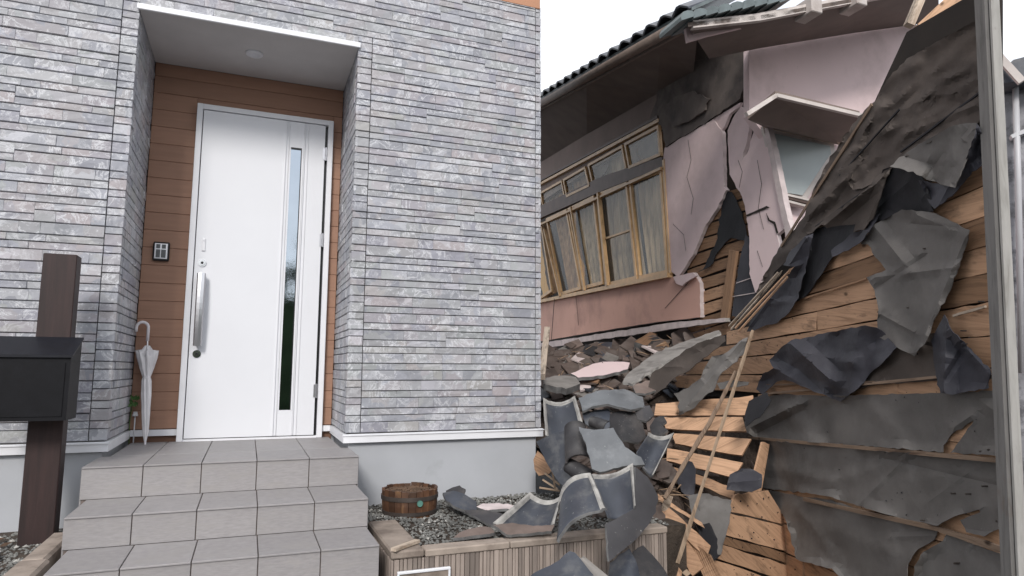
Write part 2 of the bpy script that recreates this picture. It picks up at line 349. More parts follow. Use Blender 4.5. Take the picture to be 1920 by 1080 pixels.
def sheet(name, out, pl, mat, parent=None, th=.003, off=0, jag=1.2, step=8, grid=11, folds=(), crumple=.006, cs=5, curve=0, wood_uv=None, edge=None, auto=0, curl=0, corr=0):
    """slab of any torn outline lying on a plane, with folds (x0,y0,x1,y1,height m,width px), thickness th"""
    SEED[0] += 1; sd_ = SEED[0]
    folds = list(folds)
    if auto:
        r9 = random.Random(sd_*7+1); bx = [p[0] for p in out]; by = [p[1] for p in out]; W_, H_ = max(bx)-min(bx), max(by)-min(by)
        for _ in range(auto):
            a_ = r9.uniform(-1.2, .2) if r9.random() < .7 else r9.uniform(-3, 3); L9 = r9.uniform(.3, .7)*max(W_, H_); x9 = min(bx)+W_*r9.random(); y9 = min(by)+H_*r9.random()
            folds.append((x9, y9, x9+L9*math.cos(a_), y9+L9*math.sin(a_), r9.choice([-1, 1, 1])*r9.uniform(.004, .011), r9.uniform(6, 15)))
    P = densify(out, step, jag, sd_)
    x0 = min(p[0] for p in P); x1 = max(p[0] for p in P); y0 = min(p[1] for p in P); y1 = max(p[1] for p in P)
    pts = [Vector(p) for p in P]; n = len(pts)
    rnd = random.Random(sd_)
    gx = x0 + grid/2
    while gx < x1:
        gy = y0 + grid/2
        while gy < y1:
            q = (gx + rnd.uniform(-2, 2)*grid/14, gy + rnd.uniform(-2, 2)*grid/14)
            if inside(P, *q) and min((q[0]-p[0])**2 + (q[1]-p[1])**2 for p in P) > (grid*.45)**2: pts.append(Vector(q))
            gy += grid
        gx += grid
    for (a, b, c, d, h, wd) in folds:
        L = math.hypot(c-a, d-b); nx, ny = -(d-b)/L, (c-a)/L
        for k in range(int(L/7)+1):
            f = min(1, k*7/L)
            for o_ in (0, wd, -wd):
                q = (a+(c-a)*f+nx*o_, b+(d-b)*f+ny*o_)
                if inside(P, *q) and min((q[0]-p[0])**2 + (q[1]-p[1])**2 for p in P) > 9: pts.append(Vector(q))
    res = geometry.delaunay_2d_cdt(pts, [(i, (i+1) % n) for i in range(n)], [], 1, 1e-4)
    vv, ee, ff = res[0], res[1], res[2]
    cx, cy = (x0+x1)/2, (y0+y1)/2; hw = max(1, (x1-x0)/2); hh = max(1, (y1-y0)/2)
    ff = [f for f in ff if inside(P, sum(vv[i][0] for i in f)/3, sum(vv[i][1] for i in f)/3)]
    top = []
    for q in vv:
        o_ = off
        for (a, b, c, d, h, wd) in folds:
            L2 = (c-a)**2 + (d-b)**2; tt = max(0, min(1, ((q[0]-a)*(c-a) + (q[1]-b)*(d-b)) / L2))
            ds = math.hypot(q[0]-a-tt*(c-a), q[1]-b-tt*(d-b)); o_ += h * max(0, 1 - ds/wd)
        if corr:
            ph = (q[0]*.62+q[1]*.78)/5.2 + 2.2*noise.noise(Vector((q[0]*.02, q[1]*.02, sd_))); o_ += corr*math.sin(ph)*(.4+noise.noise(Vector((q[0]*.015, q[1]*.03, 5))))
        if curl:
            md = min((q[0]-p[0])**2 + (q[1]-p[1])**2 for p in P)**.5
            o_ += curl*max(0, 1-md/18)**1.5*max(0, .25+1.6*noise.noise(Vector((q[0]*.018, q[1]*.018, sd_*3.1))))
        if curve:
            u = ((q[0]-cx)*math.cos(curve[1]) + (q[1]-cy)*math.sin(curve[1])) / max(hw, hh); o_ += curve[0] * (1 - u*u)
        p3 = pl.hit(q[0], q[1], o_)
        if crumple:
            k = noise.fractal(p3*cs + Vector((sd_, 0, 0)), 1, 2, 4); p3 = pl.hit(q[0], q[1], o_ + k*crumple)
        top.append(p3)
    m = len(top); V = top + [p - pl.n*th for p in top]; F = []; mi = []
    # orient
    for f in ff:
        nn = (top[f[1]]-top[f[0]]).cross(top[f[2]]-top[f[0]])
        if nn.dot(pl.n) < 0: f = f[::-1]
        F.append(tuple(f)); mi.append(0); F.append(tuple(i+m for i in f[::-1])); mi.append(0)
    cnt = {}; nF = len(F)
    for f in F[::2]:
        for i in range(3): 
            e = (f[i], f[(i+1) % 3]); cnt[e] = 1
    for (a, b) in cnt:
        if (b, a) not in cnt:
            k2 = len(V); V += [V[b], V[a], V[a+m], V[b+m]]; F.append((k2, k2+1, k2+2, k2+3)); mi.append(1 if edge else 0)
    o = mk(name, V, F, mat, parent, mats=[mat, edge] if edge else [mat], mi=mi if edge else None)
    o.data.polygons.foreach_set('use_smooth', [i < nF for i in range(len(F))])
    if auto or folds: o.data.set_sharp_from_angle(angle=R(24))
    if wood_uv:
        a3 = pl.hit(wood_uv[0], wood_uv[1]); b3 = pl.hit(wood_uv[2], wood_uv[3]); d = b3-a3
        uv_along(o, d, pl.n.cross(d), a3)
    return o
def bar(name, pl, x0, y0, x1, y1, wpx, th, mat, parent=None, off=0, off1=None, wob=0, m=None):
    """strip of wood or metal between two photo points on a plane; wpx = width in metres across the plane"""
    a = pl.hit(x0, y0, off); b = pl.hit(x1, y1, off if off1 is None else off1)
    d = (b-a).normalized(); s = pl.n.cross(d).normalized()*wpx/2; n = d.cross(s).normalized()
    if n.dot(pl.n) < 0: n = -n
    n = n*th
    own = m is None; m = m or MB(); k = 1 if not wob else 8
    for i in range(k):
        p = a + (b-a)*i/k + (s*random.uniform(-wob, wob) if i else Vector()); q = a + (b-a)*(i+1)/k
        if own and not wob: m.prism([p-s, q-s, q+s, p+s], [p-s+n, q-s+n, q+s+n, p+s+n])
    if wob:
        L = []
        for i in range(k+1):
            f = i/k; p = a+(b-a)*f; e1 = 1+random.uniform(-wob, wob); e2 = 1+random.uniform(-wob, wob)
            L += [p-s*e1, p+s*e2, p+s*e2+n, p-s*e1+n]
        F = [(0,1,2,3)[::-1], tuple(4*k+i for i in (0,1,2,3))]
        for i in range(k):
            for j in range(4): F.append((4*i+j, 4*i+(j+1)%4, 4*i+4+(j+1)%4, 4*i+4+j))
        m.add(L, F)
    elif not own: m.prism([a-s, b-s, b+s, a+s], [a-s+n, b-s+n, b+s+n, a+s+n])
    if not own: return m
    o = m.build(name, mat, parent); uv_along(o, d, s, a); return o
def board4(name, c, th, mat, parent=None, jag=.004, seg=7):
    """plank from four world corners TL TR BR BL (outer face), rough edges and chipped ends"""
    TL, TR, BR, BL = [Vector(p) for p in c]; n = (TR-TL).cross(BL-TL).normalized()
    if n.dot(TL) > 0: n = -n
    V = []; F = []
    up = (TL-BL).normalized(); al = (TR-TL).normalized()
    for i in range(seg+1):
        f = i/seg; a = TL.lerp(TR, f) + up*random.uniform(-jag, jag); b = BL.lerp(BR, f) + up*random.uniform(-jag, jag)
        if i in (0, seg): a += al*random.uniform(-jag, jag)*3; b += al*random.uniform(-jag, jag)*3
        w_ = n*random.uniform(-.0015, .0015)
        V += [a+w_, b+w_, b-n*th, a-n*th]
    F = [(0,1,2,3), tuple(4*seg+i for i in (3,2,1,0))]
    for i in range(seg):
        for j in range(4): F.append((4*i+j, 4*i+4+j, 4*i+4+(j+1)%4, 4*i+(j+1)%4))
    o = mk(name, V, F, mat, parent); uv_along(o, TR-TL, BL-TL, TL); return o

# ================================================================== GROUND
gm = MB(); gz = -1.6
gm.add([(-200,-200,gz),(200,-200,gz),(200,200,gz),(-200,200,gz)], [(0,1,2,3)])
tag(gm.build('ground', M['asphalt']), kind='structure')

# ================================================================== THE STANDING HOUSE
YF, YB, XL, XR, XC = 4.2853, 5.0199, -.7022, .5801, 1.9043
ZT, ZS, ZP, ZB = -.4583, 2.1102, -.4875, 2.662          # trim bottom, niche soffit, porch floor, brown band
house = empty('house', (0.6, YF, gz), 'grey stone-clad house with a recessed white front door', 'house')
YG = YF + .016                                          # face behind the stones
wl = MB()
wl.box((-5, YG, ZT+.03), (XL-.016, YB+3.9, 5.4)).box((XR+.016, YG, ZT+.03), (XC-.016, YB+3.9, 5.4)).box((XL-.016, YG, ZS+.03), (XR+.016, YB+3.9, 5.4))
wl.box((XL-.016, YB+.06, -1.2), (XR+.016, YB+3.9, ZS+.03))
wl.build('wall', M['grout'], house)
fo = MB(); fo.box((-5, YF+.022, gz), (XL-.022, YB+3.88, ZT+.03)); fo.box((XR+.022, YF+.022, gz), (XC-.03, YB+3.88, ZT+.03)); fo.box((XL-.03, YB+.02, gz), (XR+.03, YB+3, ZP+.08))
fo.build('foundation', M['mortar'], house)
box('roof', (-5.4, YF-.5, 5.4), (XC+.45, YB+4.4, 5.62), M['roofroof'], house)
# brown siding boards above the stone
zz = ZB
while zz < 5.4:
    box('siding_board', (-5, YF-.004, zz+.004), (XC-.005, YG-.001, min(zz+.15, 5.4)), M['orange'], house, .004); zz += .152
# white drip trim
tm = MB(); tz0, tz1 = ZT, ZT+.052; e = .012
tm.box((-5, YF-e, tz0), (XL+e, YF+.03, tz1)); tm.box((XL-.03, YF+.03, tz0), (XL+e, YB-.004, tz1-.0012))
tm.box((XR-e, YF-e, tz0), (XC+e, YF+.03, tz1)); tm.box((XR-e, YF+.03, tz0), (XR+.03, YB-.004, tz1-.0012)); tm.box((XC-.03, YF+.03, tz0), (XC+e, YB+3.8, tz1-.001))
tm.box((-5, YF-e-.006, tz1-.010), (XL+e+.006, YF-e, tz1-.002)); tm.box((XR-e-.006, YF-e-.006, tz1-.010), (XC+e+.006, YF-e, tz1-.002))
tm.build('drip_trim', M['white'], house)
tb = MB(); tb.box((XL+e+.001, YB-.022, tz0+.012), (-.42, YB-.002, tz1)); tb.build('drip_trim', M['white'], house)
tb = MB(); tb.box((.514, YB-.022, tz0+.012), (XR-e-.001, YB-.002, tz1)); tb.build('drip_trim', M['white'], house)
# stones
def stone_mesh(i):
    rnd = random.Random(i); V = []; F = []
    xs = [-.5, -.49, -.2, .1, .49, .5]; zs = [-.5, -.44, 0, .44, .5]
    for z in zs:
        for x in xs:
            V.append((x, -.55 if z in (-.5, .5) else (-.92 if x in (-.5, .5) else -1) + rnd.uniform(-.09, .09), z))
    nx = len(xs); nz = len(zs)
    for a in range(nz-1):
        for b in range(nx-1): F.append((a*nx+b, a*nx+b+1, (a+1)*nx+b+1, (a+1)*nx+b))
    rim_ = [b for b in range(nx)] + [a*nx+nx-1 for a in range(1, nz)] + [(nz-1)*nx+b for b in range(nx-2, -1, -1)] + [a*nx for a in range(nz-2, 0, -1)]
    k = len(V); V += [(V[j][0], 0, V[j][2]) for j in rim_]
    for j in range(len(rim_)): F.append((rim_[j], k+j, k+(j+1) % len(rim_), rim_[(j+1) % len(rim_)]))
    me = bpy.data.meshes.new('stone'); me.from_pydata(V, [], F); me.materials.append(M['stone']); me.update(); return me
SM = [stone_mesh(i) for i in range(8)]
stones = []   # (centre, width, height, depth, rot)
courses = []; z = ZT + .058; k = 0
while z < ZB - .02:
    h = (.066 if k % 2 == 0 else .043) * random.uniform(.97, 1.03); h = min(h, ZB - z); courses.append((z, h, k)); z += h; k += 1
def fill(a, b, z, h, k, put):
    x = a; 
    while x < b - 1e-4:
        wd = random.choice([.10,.14,.17,.2,.22,.26,.31]) if k % 2 == 0 else random.choice([.09,.13,.18,.22,.28,.34])
        if b - x - wd < .06: wd = b - x
        put(x, min(wd, b-x), z, h); x += wd
jt = .0026
def putf(x, wd, z, h): stones.append((Vector((x+wd/2, YG, z+h/2)), wd-.0007, h-jt*1.25, .016+random.uniform(-.003,.003), 0))
def putl(x, wd, z, h): stones.append((Vector((XL-.016, x+wd/2, z+h/2)), wd-.0008, h-jt*1.25, .016+random.uniform(-.003,.003), R(90)))
def putr(x, wd, z, h): stones.append((Vector((XR+.016, x+wd/2, z+h/2)), wd-.0008, h-jt*1.25, .016+random.uniform(-.003,.003), R(-90)))
def putc(x, wd, z, h): stones.append((Vector((XC-.016, x+wd/2, z+h/2)), wd-.0008, h-jt*1.25, .016+random.uniform(-.003,.003), R(90)))
G = .0022
def band(a, b, z, h1, h2, put):
    """one tall and one low course whose shared joint jumps up or down along the wall"""
    x = a; up = random.random() < .5
    while x < b - 1e-4:
        L = random.uniform(.35, 1.0)
        if b - x - L < .25: L = b - x
        if up: fill(x, x+L, z, h1, 0, put); fill(x, x+L, z+h1, h2, 1, put)
        else: fill(x, x+L, z, h2, 1, put); fill(x, x+L, z+h2, h1, 0, put)
        x += L; up = not up if random.random() < .75 else up
for c_ in range(0, len(courses), 2):
    z, h, k = courses[c_]; h2 = courses[c_+1][1] if c_+1 < len(courses) else .02
    if z + h < ZS + .05:
        band(-2.4, -.7904-G, z, h, h2, putf)
        for zz_, hh_ in ((z, h), (z+h, h2)):
            putf(-.7904+G, XL+.7904-G, zz_, hh_); putf(XR, .6711-XR-G, zz_, hh_); putl(YG-.014, .089, zz_, hh_); putr(YG-.014, .089, zz_, hh_)
        band(.6711+G, 1.862-G, z, h, h2, putf); band(YG+.078, YB, z, h, h2, putl); band(YG+.078, YB, z, h, h2, putr)
    else:
        band(-2.4, -.7904-G, z, h, h2, putf); band(-.7904+G, 1.862-G, z, h, h2, putf)
    ztop = z+h+h2
    if z+h < ZS+.05 and ztop > ZS+.045: fill(XL, XR, ZS+.036, ztop-ZS-.036, 1, putf)
    for zz_, hh_ in ((z, h), (z+h, h2)): putf(1.862+G, XC-1.862-G, zz_, hh_)
    band(YG-.014, YG+1.2, z, h, h2, putc)
def seen(s):
    c, wd, h, dp, r_ = s
    if c.x > 1.88 and r_ > 1 : return 0
    x, y, d = proj(c)
    if d <= 0 or not (-30 < x < 1950 and -20 < y < 1100): return 0
    f = 1 if r_ == 0 else abs(c.x)/max(.1, c.y)
    return wd*h*f/d/d
stones.sort(key=seen, reverse=True)
hp = WL[house.name]
for s in stones[:300]:
    o = bpy.data.objects.new('stone', random.choice(SM)); col.objects.link(o); o.parent = house
    o.location = s[0]-hp; o.scale = (s[1], s[3], s[2]); o.rotation_euler = (0, random.choice([0, math.pi]) , s[4])
sm = MB()
for s in stones[300:]:
    me = random.choice(SM); mt = Matrix.Translation(s[0]) @ Matrix.Rotation(s[4], 4, 'Z') @ Matrix.Diagonal((s[1], s[3], s[2], 1))
    sm.add([mt @ v.co for v in me.vertices], [tuple(p.vertices) for p in me.polygons])
tag(sm.build('stone_veneer', M['stone_i'], house), kind='stuff')
# niche: soffit, its trim, vent
box('soffit', (XL+.001, YF-.004, ZS), (XR-.001, YB, ZS+.02), M['soffit'], house)
box('soffit_trim', (XL-.012, YF-.022, ZS-.002), (XR+.012, YF-.006, ZS+.034), M['white'], house, .003)
vc = onZ(477, 100, ZS)
v_ = MB(); v_.lathe((vc.x, vc.y, ZS-.012), [(.0,.012-.002),(.030,.008),(.034,.0),(.052,.0),(.058,.008),(.058,.0118)], 28); v_.build('ceiling_light', M['white'], house, True)
# brown boards on the niche back
DL, DR_, DZ0, DZ1 = -.4181, .5116, ZP, ZP+2.33
zz = tz1 + .002; bh = .121
while zz < ZS:
    z1 = min(zz+bh, ZS-.001)
    if zz < DZ1 and z1 <= DZ1+.03:
        box('siding_board', (XL+.002, YB, zz+.0016), (DL-.003, YB+.010, z1), M['brown'], house, .0025)
        box('siding_board', (DR_+.003, YB, zz+.0016), (XR-.002, YB+.010, z1), M['brown'], house, .0025)
    elif zz < DZ1:
        for a, b in ((XL+.002, DL-.003), (DR_+.003, XR-.002)): box('siding_board', (a, YB, zz+.0016), (b, YB+.010, z1), M['brown'], house, .0025)
        box('siding_board', (DL-.001, YB, DZ1+.003), (DR_+.001, YB+.010, z1), M['brown'], house, .0025)
    else: box('siding_board', (XL+.002, YB, zz+.0016), (XR-.002, YB+.010, z1), M['brown'], house, .0025)
    zz += bh
bk = box('sheathing', (XL, YB+.0105, ZP-.02), (XR, YB+.055, ZS+.02), M['brown_j'], house)
# door frame
YD = YB - .05
fw = .038
df = MB(); df.bbox((DL, YD, DZ0), (DL+fw, YB+.03, DZ1), .003).bbox((DR_-fw, YD, DZ0), (DR_, YB+.03, DZ1), .003).bbox((DL+fw-.001, YD+.001, DZ1-fw), (DR_-fw+.001, YB+.03, DZ1-.0005), .003)
df.box((DL+fw, YD+.012, DZ0), (DR_-fw, YB+.02, DZ0+.014))
df.build('door_frame', M['white'], house)
# door leaf with strips, mirror pane, handle, locks, hinges
lx0, lx1, lz0, lz1 = DL+fw+.006, DR_-fw-.020, DZ0+.020, DZ1-fw-.006; YL = YD+.008
dm = MB()
gx0, gx1, gz0, gz1 = .215, .292, -.292, 1.605
s0, s1 = .180, .331
dm.box((lx0, YL, lz0), (s0, YL+.04, lz1)); dm.box((s1, YL, lz0), (lx1, YL+.04, lz1))
dm.box((s0, YL+.004, lz0), (gx0-.012, YL+.04, lz1)); dm.box((gx1+.012, YL+.004, lz0), (s1, YL+.04, lz1))
dm.box((gx0-.012, YL+.001, lz0), (gx1+.012, YL+.04, gz0)); dm.box((gx0-.012, YL+.001, gz1), (gx1+.012, YL+.04, lz1))
dm.box((gx0-.012, YL-.002, gz0), (gx0, YL+.04, gz1)); dm.box((gx1, YL-.002, gz0), (gx1+.012, YL+.04, gz1))
door = dm.build('door', M['door'], house)
st_ = MB()
for x in (s0-.004, s1-.002, gx0-.02, gx1+.014): st_.box((x, YL-.007, lz0+.004), (x+.006, YL+.003, lz1-.004))
st_.build('moulding', M['white'], door)
gk = MB(); gk.box((gx0+.0004, YL+.002, gz1-.012), (gx1-.0004, YL+.009, gz1-.0012)); gk.box((gx1-.006, YL+.002, gz0+.0012), (gx1-.0004, YL+.009, gz1-.0125)); gk.build('pane_shade', M['black'], door)  # black strips painting the shade line along the pane's top and side
gp = MB(); gp.box((gx0+.0005, YL+.010, gz0+.001), (gx1-.0005, YL+.02, gz1-.001)); gp.build('glass_pane', M['mirror'], door)
hb = MB(); hx = -.322
pts = [(hx, YL-.055-.018*math.sin(math.pi*i/12), .145+.49*i/12) for i in range(13)]
hb.tube(pts, .027, 8, True, .5)
hb.box((hx-.018, YL-.06, .155), (hx+.018, YL-.0005, .185)).box((hx-.018, YL-.06, .600), (hx+.018, YL-.0005, .630))
hb.build('handle', M['silver'], door, False)
for lz in (.712, .092):
    l = MB(); 
    def disc(mb, x, y, z, r, d, n=20):
        a = [(x+r*math.cos(2*math.pi*i/n), y, z+r*math.sin(2*math.pi*i/n)) for i in range(n)]
        mb.prism(a, [(p[0]*1, p[1]-d, p[2]) for p in a])
    disc(l, hx-.004, YL-.0005, lz, .026, .006); disc(l, hx-.004, YL-.0068, lz, .018, .007); lk = l.build('lock', M['chrome'], door)
    l = MB(); disc(l, hx-.004, YL-.0140, lz, .009, .002); l.build('keyhole', M['black'], door)
l = MB(); l.bbox((-.336, YL-.008, .795), (-.312, YL-.0005, .885), .003); l.build('lock_plate', M['white'], door)
l = MB(); disc(l, -.324, YL-.0085, .868, .006, .003, 12); l.build('knob', M['silver'], door)
for z in (1.58, .93, -.16):
    h_ = MB(); h_.tube([(lx1+.010, YL-.006, z-.05), (lx1+.010, YL-.006, z+.05)], .008, 10); h_.box((lx1-.012, YL-.004, z-.045), (lx1+.0265, YL-.0005, z+.045)); h_.tube([(lx1+.010, YL-.006, z-.012), (lx1+.010, YL-.006, z+.012)], .0095, 10)
    h_.build('hinge', M['silver'], house)
box('door_gap', (lx1+.001, YL+.03, lz0), (DR_-fw-.001, YL+.041, lz1), M['black'], house)
# intercom
ic = MB(); ic.bbox((-.634, YB-.026, .715), (-.534, YB-.0005, .843), .006)
io = ic.build('intercom', M['black'], house)
i2 = MB(); i2.bbox((-.624, YB-.030, .727), (-.544, YB-.0255, .833), .002); i2.build('intercom_face', M['silver'], io)
for (a, b, c, d) in ((-.614,.797,-.590,.825),(-.580,.797,-.556,.825),(-.614,.735,-.588,.790),(-.583,.735,-.554,.790)):
    box('intercom_window', (a, YB-.0325, b), (c, YB-.0305, d), M['screen'], io)

# ================================================================== ENTRANCE STEPS
steps = empty('entrance_steps', (-.06, 3.5, gz), 'grey tiled entrance steps leading up to the white door', 'steps')
SY = [3.8796, 3.4583, 3.0924, 2.72, 2.34, 1.96, 1.58]; SZ = [ZP, -.6439, -.7803, -.925, -1.07, -1.22, -1.37, gz]
SL = [-.7345, -.7055, -.6829, -.68, -.68, -.68, -.68]; SR = [.606, .5941, .5864, .586, .586, .586, .586]
core = MB(); tt = .008
core.box((XL+.016, SY[0]+.05, -1.2), (XR-.016, YB+.015, ZP-tt))
for i in range(7):
    core.box((SL[i]+tt, SY[i]+tt, gz-.01), (SR[i]-tt, (SY[0]+.42 if i == 0 else SY[i-1]+tt), SZ[i]-tt-.0008*i))
core.build('step_core', M['joint'], steps)
g = .0022
for i in range(7):
    nt_ = 5; wdt = (SR[i]-SL[i])/nt_
    for j in range(nt_):
        a, b = SL[i]+wdt*j+g, SL[i]+wdt*(j+1)-g
        MB().bbox((a, SY[i], SZ[i+1]+.001), (b, SY[i]+tt, SZ[i]-.0085), .0012).build('riser_tile', M['porch'], steps)
        if i == 0:
            bk_ = YF+.015
            MB().bbox((a, SY[i]-.006, SZ[i]-.008), (b, bk_, SZ[i]), .0016).build('tread_tile', M['porch'], steps)
            a2, b2 = max(a, XL+.02), min(b, XR-.02)
            MB().bbox((a2, bk_+g*2, SZ[i]-.008), (b2, YB-.004, SZ[i]), .0016).build('tread_tile', M['porch'], steps)
        else: MB().bbox((a, SY[i]-.006, SZ[i]-.008), (b, SY[i-1]-.001, SZ[i]), .0016).build('tread_tile', M['porch'], steps)
    for (xx0, xx1) in ((SL[i], SL[i]+tt-.001), (SR[i]-tt+.001, SR[i])):
        bk2 = YF+.018
        box('side_tile', (xx0, SY[i]+.0085, gz), (xx1, min(bk2, (bk2 if i == 0 else SY[i-1]-.0015)), SZ[i]-.0095), M['porch'], steps)

# ================================================================== UMBRELLA
ux, uy = -.585, 4.88
um = empty('umbrella', (ux, uy, ZP), 'closed clear plastic umbrella with white crook handle leaning beside the door', 'umbrella')
def uaxis(z): f = (z-ZP)/.62; return Vector((ux-.035*f, uy+.075*f, z))
prof = [(.004,.0),(.009,.03),(.016,.08),(.021,.2),(.026,.32),(.024,.40),(.019,.425),(.034,.48),(.048,.55),(.055,.60),(.026,.605),(.012,.63)]
V = []; F = []; n = 40
for r_, z in prof:
    c = uaxis(ZP+z)
    for j in range(n):
        t_ = 2*math.pi*j/n; rr = r_*(1+.28*math.cos(8*t_+z*9)*(1 if z > .06 else 0)); zz_ = (-.045*(1-math.cos(8*t_+z*9))*.5 if .58 < z < .606 else 0)
        V.append(c+Vector((rr*math.cos(t_), rr*math.sin(t_), zz_)))
for i in range(len(prof)-1):
    for j in range(n): F.append((i*n+j, i*n+(j+1) % n, (i+1)*n+(j+1) % n, (i+1)*n+j))
mk('canopy', V, F, M['plastic'], um, smooth=True)
s_ = MB(); s_.tube([uaxis(ZP+.02), uaxis(ZP+.68)], .005, 8); s_.build('shaft', M['silver'], um)
top = uaxis(ZP+.66)
hp_ = [top, top+Vector((0,0,.085))] + [top+Vector((-.035+.035*math.cos(math.pi*i/10), 0, .085+.038*math.sin(math.pi*i/10))) for i in range(1, 11)] + [top+Vector((-.07, 0, .06))]
s_ = MB(); s_.tube(hp_, .0095, 10); s_.build('handle', M['handle_w'], um, True)
s_ = MB(); s_.tube([uaxis(ZP+.0), uaxis(ZP+.035)], .007, 8); s_.build('tip', M['handle_w'], um)
s_ = MB(); s_.tube([uaxis(ZP+.413), uaxis(ZP+.432)], .023, 16); s_.build('strap', M['plastic'], um)
# little plant and drain cap
pl_ = empty('plant', (-.693, 4.98, ZP), 'small green sprig growing in the porch corner behind the umbrella', 'plant')
s_ = MB(); s_.tube([(-.69, 4.98, ZP), (-.695, 4.985, -.35), (-.685, 4.975, -.22)], .0025, 6); s_.build('stem', M['leaf'], pl_)
for i in range(9):
    a = random.uniform(0, 6.3); c = Vector((-.684+random.uniform(-.025,.03), 4.965+random.uniform(-.01,.01), -.215+random.uniform(-.035,.03))); L = .02
    d = Vector((math.cos(a), -.3, math.sin(a))).normalized(); s2 = d.cross(Vector((0,1,.3))).normalized()
    mk('leaf', [c-d*L, c+s2*L*.6, c+d*L, c-s2*L*.6, c+Vector((0,.003,0))], [(0,1,4),(1,2,4),(2,3,4),(3,0,4)], M['leaf'], pl_)
s_ = MB(); s_.lathe((-.667, 4.99, -.315), [(.0,.03),(.012,.028),(.014,.012),(.017,.01),(.017,.0),(0,0)], 14)
s_.tube([(-.667, 4.99, ZP), (-.667, 4.99, -.312)], .004, 8)
tag(s_.build('tap', M['white'], None, True), 'tiny white knob standing behind the umbrella, in the porch corner', 'knob')

# ================================================================== POST AND MAILBOX
py_ = 3.95; pz = -.85
pa = onY(32, 1012, py_).x; pb = onY(100, 1012, py_).x; ptop = onY(100, 475, py_).z
mp_ = empty('mailbox_post', ((pa+pb)/2, py_+.07, pz), 'black mailbox on a dark brown square post left of the steps', 'mailbox')
MB().bbox((pa, py_, pz-.1), (pb, py_+.10, ptop), .004).build('post', M['post'], mp_)
by0, by1 = py_-.20, py_-.002
bx1 = onY(131, 700, by0).x; bx0 = bx1-.42; bz0 = onY(100, 789, by0).z; bzf = onY(100, 668, by0).z; bzt = onY(120, 634, by1-.03).z
s_ = MB(); s_.prism([(bx0,by0,bz0),(bx0,by0,bzf),(bx0,by1,bzt-.005),(bx0,by1,bz0)], [(bx1,by0,bz0),(bx1,by0,bzf),(bx1,by1,bzt-.005),(bx1,by1,bz0)])
s_.build('box', M['box'], mp_)
s_ = MB(); s_.prism([(bx0-.004,by0-.012,bzf-.006),(bx0-.004,by0-.012,bzf+.006),(bx0-.004,by1,bzt+.006),(bx0-.004,by1,bzt-.003)], [(bx1+.008,by0-.012,bzf-.006),(bx1+.008,by0-.012,bzf+.006),(bx1+.008,by1,bzt+.006),(bx1+.008,by1,bzt-.003)])
s_.build('lid', M['boxlid'], mp_)
box('flap', (bx0+.02, by0-.004, bz0+.02), (bx1-.02, by0-.0005, bzf-.03), M['box'], mp_)

# ================================================================== LEFT BED
def rocks(name, n, sampler, size, mat, parent=None, seed=1, kind='stuff', flat=.65):
    rnd = random.Random(seed); mb = MB()
    ico = [(0,0,1),(.9,0,.1),(.28,.85,.1),(-.73,.53,-.1),(-.73,-.53,.1),(.28,-.85,-.1),(0,0,-1)]
    fc = [(0,1,2),(0,2,3),(0,3,4),(0,4,5),(0,5,1),(6,2,1),(6,3,2),(6,4,3),(6,5,4),(6,1,5)]
    for _ in range(n):
        p = sampler(rnd)
        if p is None: continue
        s = size*rnd.uniform(.5, 1.5); ro = Matrix.Rotation(rnd.uniform(0, 6.3), 3, 'Z') @ Matrix.Rotation(rnd.uniform(-.5, .5), 3, 'X')
        mb.add([p + ro @ Vector((v[0]*s*rnd.uniform(.7,1.2), v[1]*s*rnd.uniform(.7,1.2), v[2]*s*flat)) for v in ico], fc)
    o = mb.build(name, mat, parent)
    return tag(o, kind=kind) if kind else o
lb = MB(); lb.box((-5, 3.0, gz-.01), (-.79, YF+.02, -.855)); tag(lb.build('flower_bed', M['soil']), kind='structure')
g1 = rocks('gravel', 1500, lambda r: Vector((r.uniform(-1.5,-.80), r.uniform(3.3,4.25), -.853)), .009, M['gravel'], seed=3)
g2 = rocks('gravel', 120, lambda r: Vector((r.uniform(-1.5,-.80), r.uniform(3.3,4.25), -.85)), .012, M['gravel_l'], seed=4)
for g_ in (g1, g2): tag(g_, 'dark and pale gravel scattered in the bed under the mailbox', 'gravel')
kl = empty('kerb', (-.77, 3.4, gz), 'rough concrete kerb stones beside the steps below the mailbox post', 'kerb')
for i in range(3):
    y0 = 3.90-.52*(i+1); MB().bbox((-.838, y0+.003, gz), (-.722 if i else -.742, y0+.517, -.79+.004*i), .012).build('kerb_stone', M['kerb'], kl)
s_ = MB(); s_.tube([(-1.06+.075*math.cos(a/9*6.28), 3.68+.10*math.sin(a/9*6.28), -.842+.012*math.sin(a)) for a in range(12)], .007, 6)
tag(s_.build('hose', M['hoop'], None, True), 'dark thin hose coiled on the gravel left of the post', 'hose')
LV = []
for i in range(8):
    a = random.uniform(0, 6.3); c = Vector((random.uniform(-1.15,-.98), random.uniform(3.75,4.05), -.835)); d = Vector((math.cos(a), math.sin(a), .2))*.03; s2 = Vector((-math.sin(a), math.cos(a), .3))*.014
    o = mk('dry_leaf', [c-d, c+s2, c+d, c-s2, c+Vector((0,0,.008))], [(0,1,4),(1,2,4),(2,3,4),(3,0,4)], M['bark'])
    LV.append((proj(c)[0], o))

for k, (x_, o) in enumerate(sorted(LV, key=lambda q: q[0])): tag(o, ['leftmost','second','third','fourth','fifth','sixth','seventh','rightmost'][k]+' dry brown leaf from the left on the gravel by the post', 'leaf', 'dry leaves by the post')
